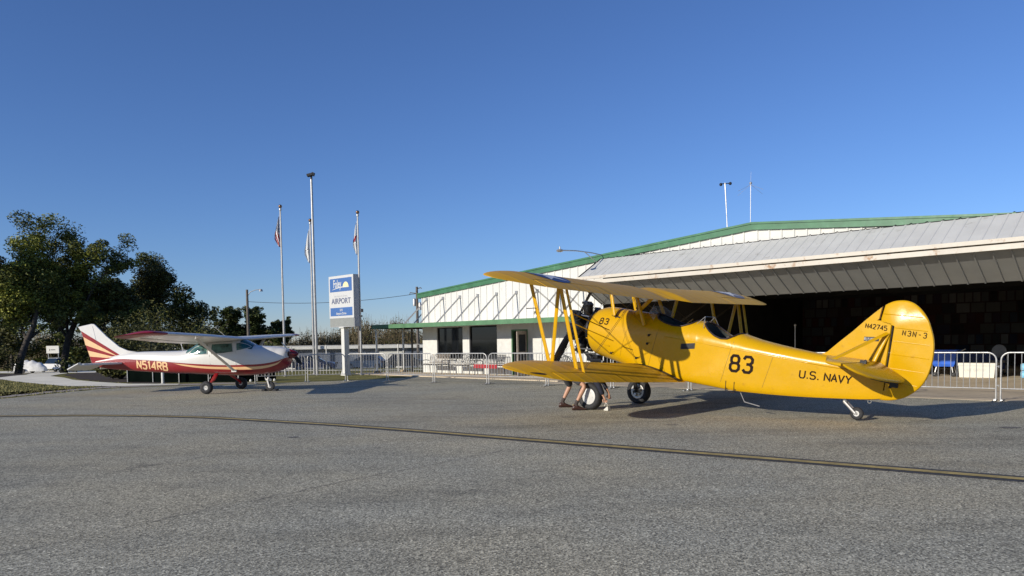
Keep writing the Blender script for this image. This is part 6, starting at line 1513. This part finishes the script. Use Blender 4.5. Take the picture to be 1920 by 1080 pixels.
wb_ = thing('notice_board', FW(-1.0, -2.6, 0), 'blank white panel on two posts left of the terminal corner', 'notice board'); mb = MB(); mb.box((0, 0, 1.32), (.50, .05, .72), Matrix.Rotation(R(-20), 3, 'Z')); mb.build('panel', 'sign_white', wb_, 0)
for s in (-.2, .2): mb = MB(); mb.tube((s, .03-s*.35, 0), (s, .03-s*.35, 1.7), .025); mb.build('post', 'galv', wb_)
def car(name, x, y, rz, kind, paint, label, cat):
    o = thing(name, (x, y, TH(x, y)), label, cat, None, rz)
    if kind == 'pickup': body = [(-2.8, .55), (-2.8, 1.05), (-1.0, 1.08), (-.9, 1.15), (1.3, 1.15), (2.6, 1.05), (2.85, .85), (2.85, .45), (-2.75, .42)]; cab = [(-1.0, 1.12), (-.85, 1.80), (-.6, 1.88), (.75, 1.88), (1.0, 1.80), (1.65, 1.16)]; wx = (1.85, -1.75)
    else: body = [(-2.2, .45), (-2.25, .85), (-1.9, .98), (1.0, .98), (2.0, .84), (2.25, .65), (2.2, .35), (-2.15, .33)]; cab = [(-1.75, .96), (-1.25, 1.42), (-.6, 1.50), (.3, 1.48), (1.15, .98)]; wx = (1.4, -1.35)
    mb = MB(); fn = lambda u, v, w: Vector((u, w*(1-.06*max(0, v-.9)), v)); mb.plate(body, fn, 1.86, .045); b = mb.build('body', paint, o, 35)
    mb = MB(); fn2 = lambda u, v, w: Vector((u, w*(1-.20*max(0, v-1.1)), v)); mb.plate(cab, fn2, 1.62, .03); mb.build('cabin_glass', 'glass', b, 35)
    mb = MB()
    top = max(p[1] for p in cab); xs_ = [p[0] for p in cab if p[1] > top-.1]; mb.box(((min(xs_)+max(xs_))/2, 0, top+.0), (max(xs_)-min(xs_)+.1, 1.26, .05))
    for s in (1, -1):
        for xx in (cab[0][0]+.12, (min(xs_)+max(xs_))/2, cab[-1][0]-.25): mb.slab((xx, s*.80, 1.0), (xx*.6+(min(xs_)+max(xs_))/2*.4, s*.66, top), .07, .03, (1, 0, 0))
    mb.build('roof', paint, b, 35)
    for xx in wx:
        for s in (1, -1): mb = MB(); mb.lathe([(.19, -.11), (.33, -.11), (.36, -.05), (.36, .06), (.32, .11), (.2, .11)], (xx, s*.84, .36), (0, s, 0), 22); w = mb.build('wheel', 'tyre', o, 45); mb = MB(); mb.lathe([(.01, .09), (.06, .1), (.18, .08), (.21, .105), (.2, -.1), (.01, -.1)], (xx, s*.84, .36), (0, s, 0), 18); mb.build('rim', 'alu', w, 40)
    for s in (1, -1): mb = MB(); mb.box((body[0][0]-.0, s*.80, .86), (.08, .14, .34)); mb.build('tail_light', 'tail_light', o, 0); mb = MB(); mb.box((body[-3][0]-.06, s*.72, .75), (.14, .3, .14)); mb.build('headlight', 'glass', o, 0)
    mb = MB(); mb.box((body[0][0]-.08, 0, .52), (.16, 1.7, .18)); mb.build('bumper', 'galv', o, 0)
    if kind == 'pickup': mb = MB(); mb.box((-1.9, 0, 1.02), (1.6, 1.4, .12)); mb.build('truck_bed', 'dark', o, 0)
    return o
car('pickup_truck', -60.7, 100, R(155), 'pickup', 'car_white', 'white pickup truck parked beyond the bend of the footpath', 'truck')
car('parked_car', -19.6, 74, R(8), 'car', 'car_blue', 'dark blue car parked beyond the light mast', 'car')
car('parked_car', -14.4, 74, R(175), 'car', 'car_silver', 'silver car parked beyond the airport sign', 'car')
car('parked_car', -10.2, 72, R(5), 'car', 'car_dark', 'dark car parked beyond the canopy posts', 'car')
bt = thing('covered_boat', (-62.4, 97, TH(-62, 97)), 'white lumpy tarp covered boat left of the pickup truck', 'boat'); mb = MB(); secs = []
for k in range(15):
    u = k/14; x = -3.2+6.2*u; hh = .9+1.0*math.sin(PI*min(1, u*.95+.1))**.6+.12*math.sin(k*1.7); w = 1.2*math.sin(PI*min(.93, .12+u*.8))**.5; secs.append([Vector((x, w*math.cos(q*PI/9), .25+hh*math.sin(q*PI/9)*(1+.05*math.sin(q*2.3+k)))) for q in range(10)]+[Vector((x, 0, .2))])
mb.loft(secs, True, True, True); mb.v = [(v[0]*.62, v[1]*.7, v[2]*.72+.1) for v in mb.v]; mb.build('cover', 'tarp', bt, 50)
mb = MB()
for s in (1, -1): mb.lathe([(.1, -.09), (.3, -.09), (.33, 0), (.3, .09), (.1, .09)], (-.5, s*1.0, .33), (0, 1, 0), 18)
mb.build('trailer_wheels', 'tyre', bt)
sb2 = thing('sign_board', (-64.4, 105, TH(-64, 105)), 'cream sign board with small black writing above the pickup truck', 'sign'); mb = MB(); mb.box((0, 0, 3.0), (1.75, .12, 1.05)); mb.build('board', 'cooler', sb2, 0)
for s in (-.7, .7): mb = MB(); mb.tube((s, .1, 0), (s, .1, 2.6), .05); mb.build('post', 'galv', sb2)
mb = MB(); mb.add([(-.45, -.065, 3.1), (-.36, -.065, 3.1), (-.36, -.065, 2.82), (-.45, -.065, 2.82)], [(0, 1, 2, 3)]); mb.add([(-.25, -.065, 3.02), (.4, -.065, 3.02), (.4, -.065, 2.92), (-.25, -.065, 2.92)], [(0, 1, 2, 3)]); mb.build('writing', 'dark', sb2, 0)
for k, (x, y) in enumerate(((-11.25, 30.6), (-11.0, 30.65), (-10.75, 30.7), (-10.0, 30.9), (-9.85, 30.95))):
    o = MB(); o.lathe([(.05, 0), (.055, .03), (.045, .07), (.02, .10), (.001, .105)], (0, 0, 0), (0, 0, 1), 10); m = o.build('marker_cap', 'white_w', None, 50); m.location = (x, y, .01); tag(m, ('left', 'middle', 'right', 'left', 'right')[k]+(' of three small white caps in the grass under the aeroplane wing' if k < 3 else ' of two small white caps in the grass behind the nose wheel'), 'ground marker', 'small white caps in the grass')
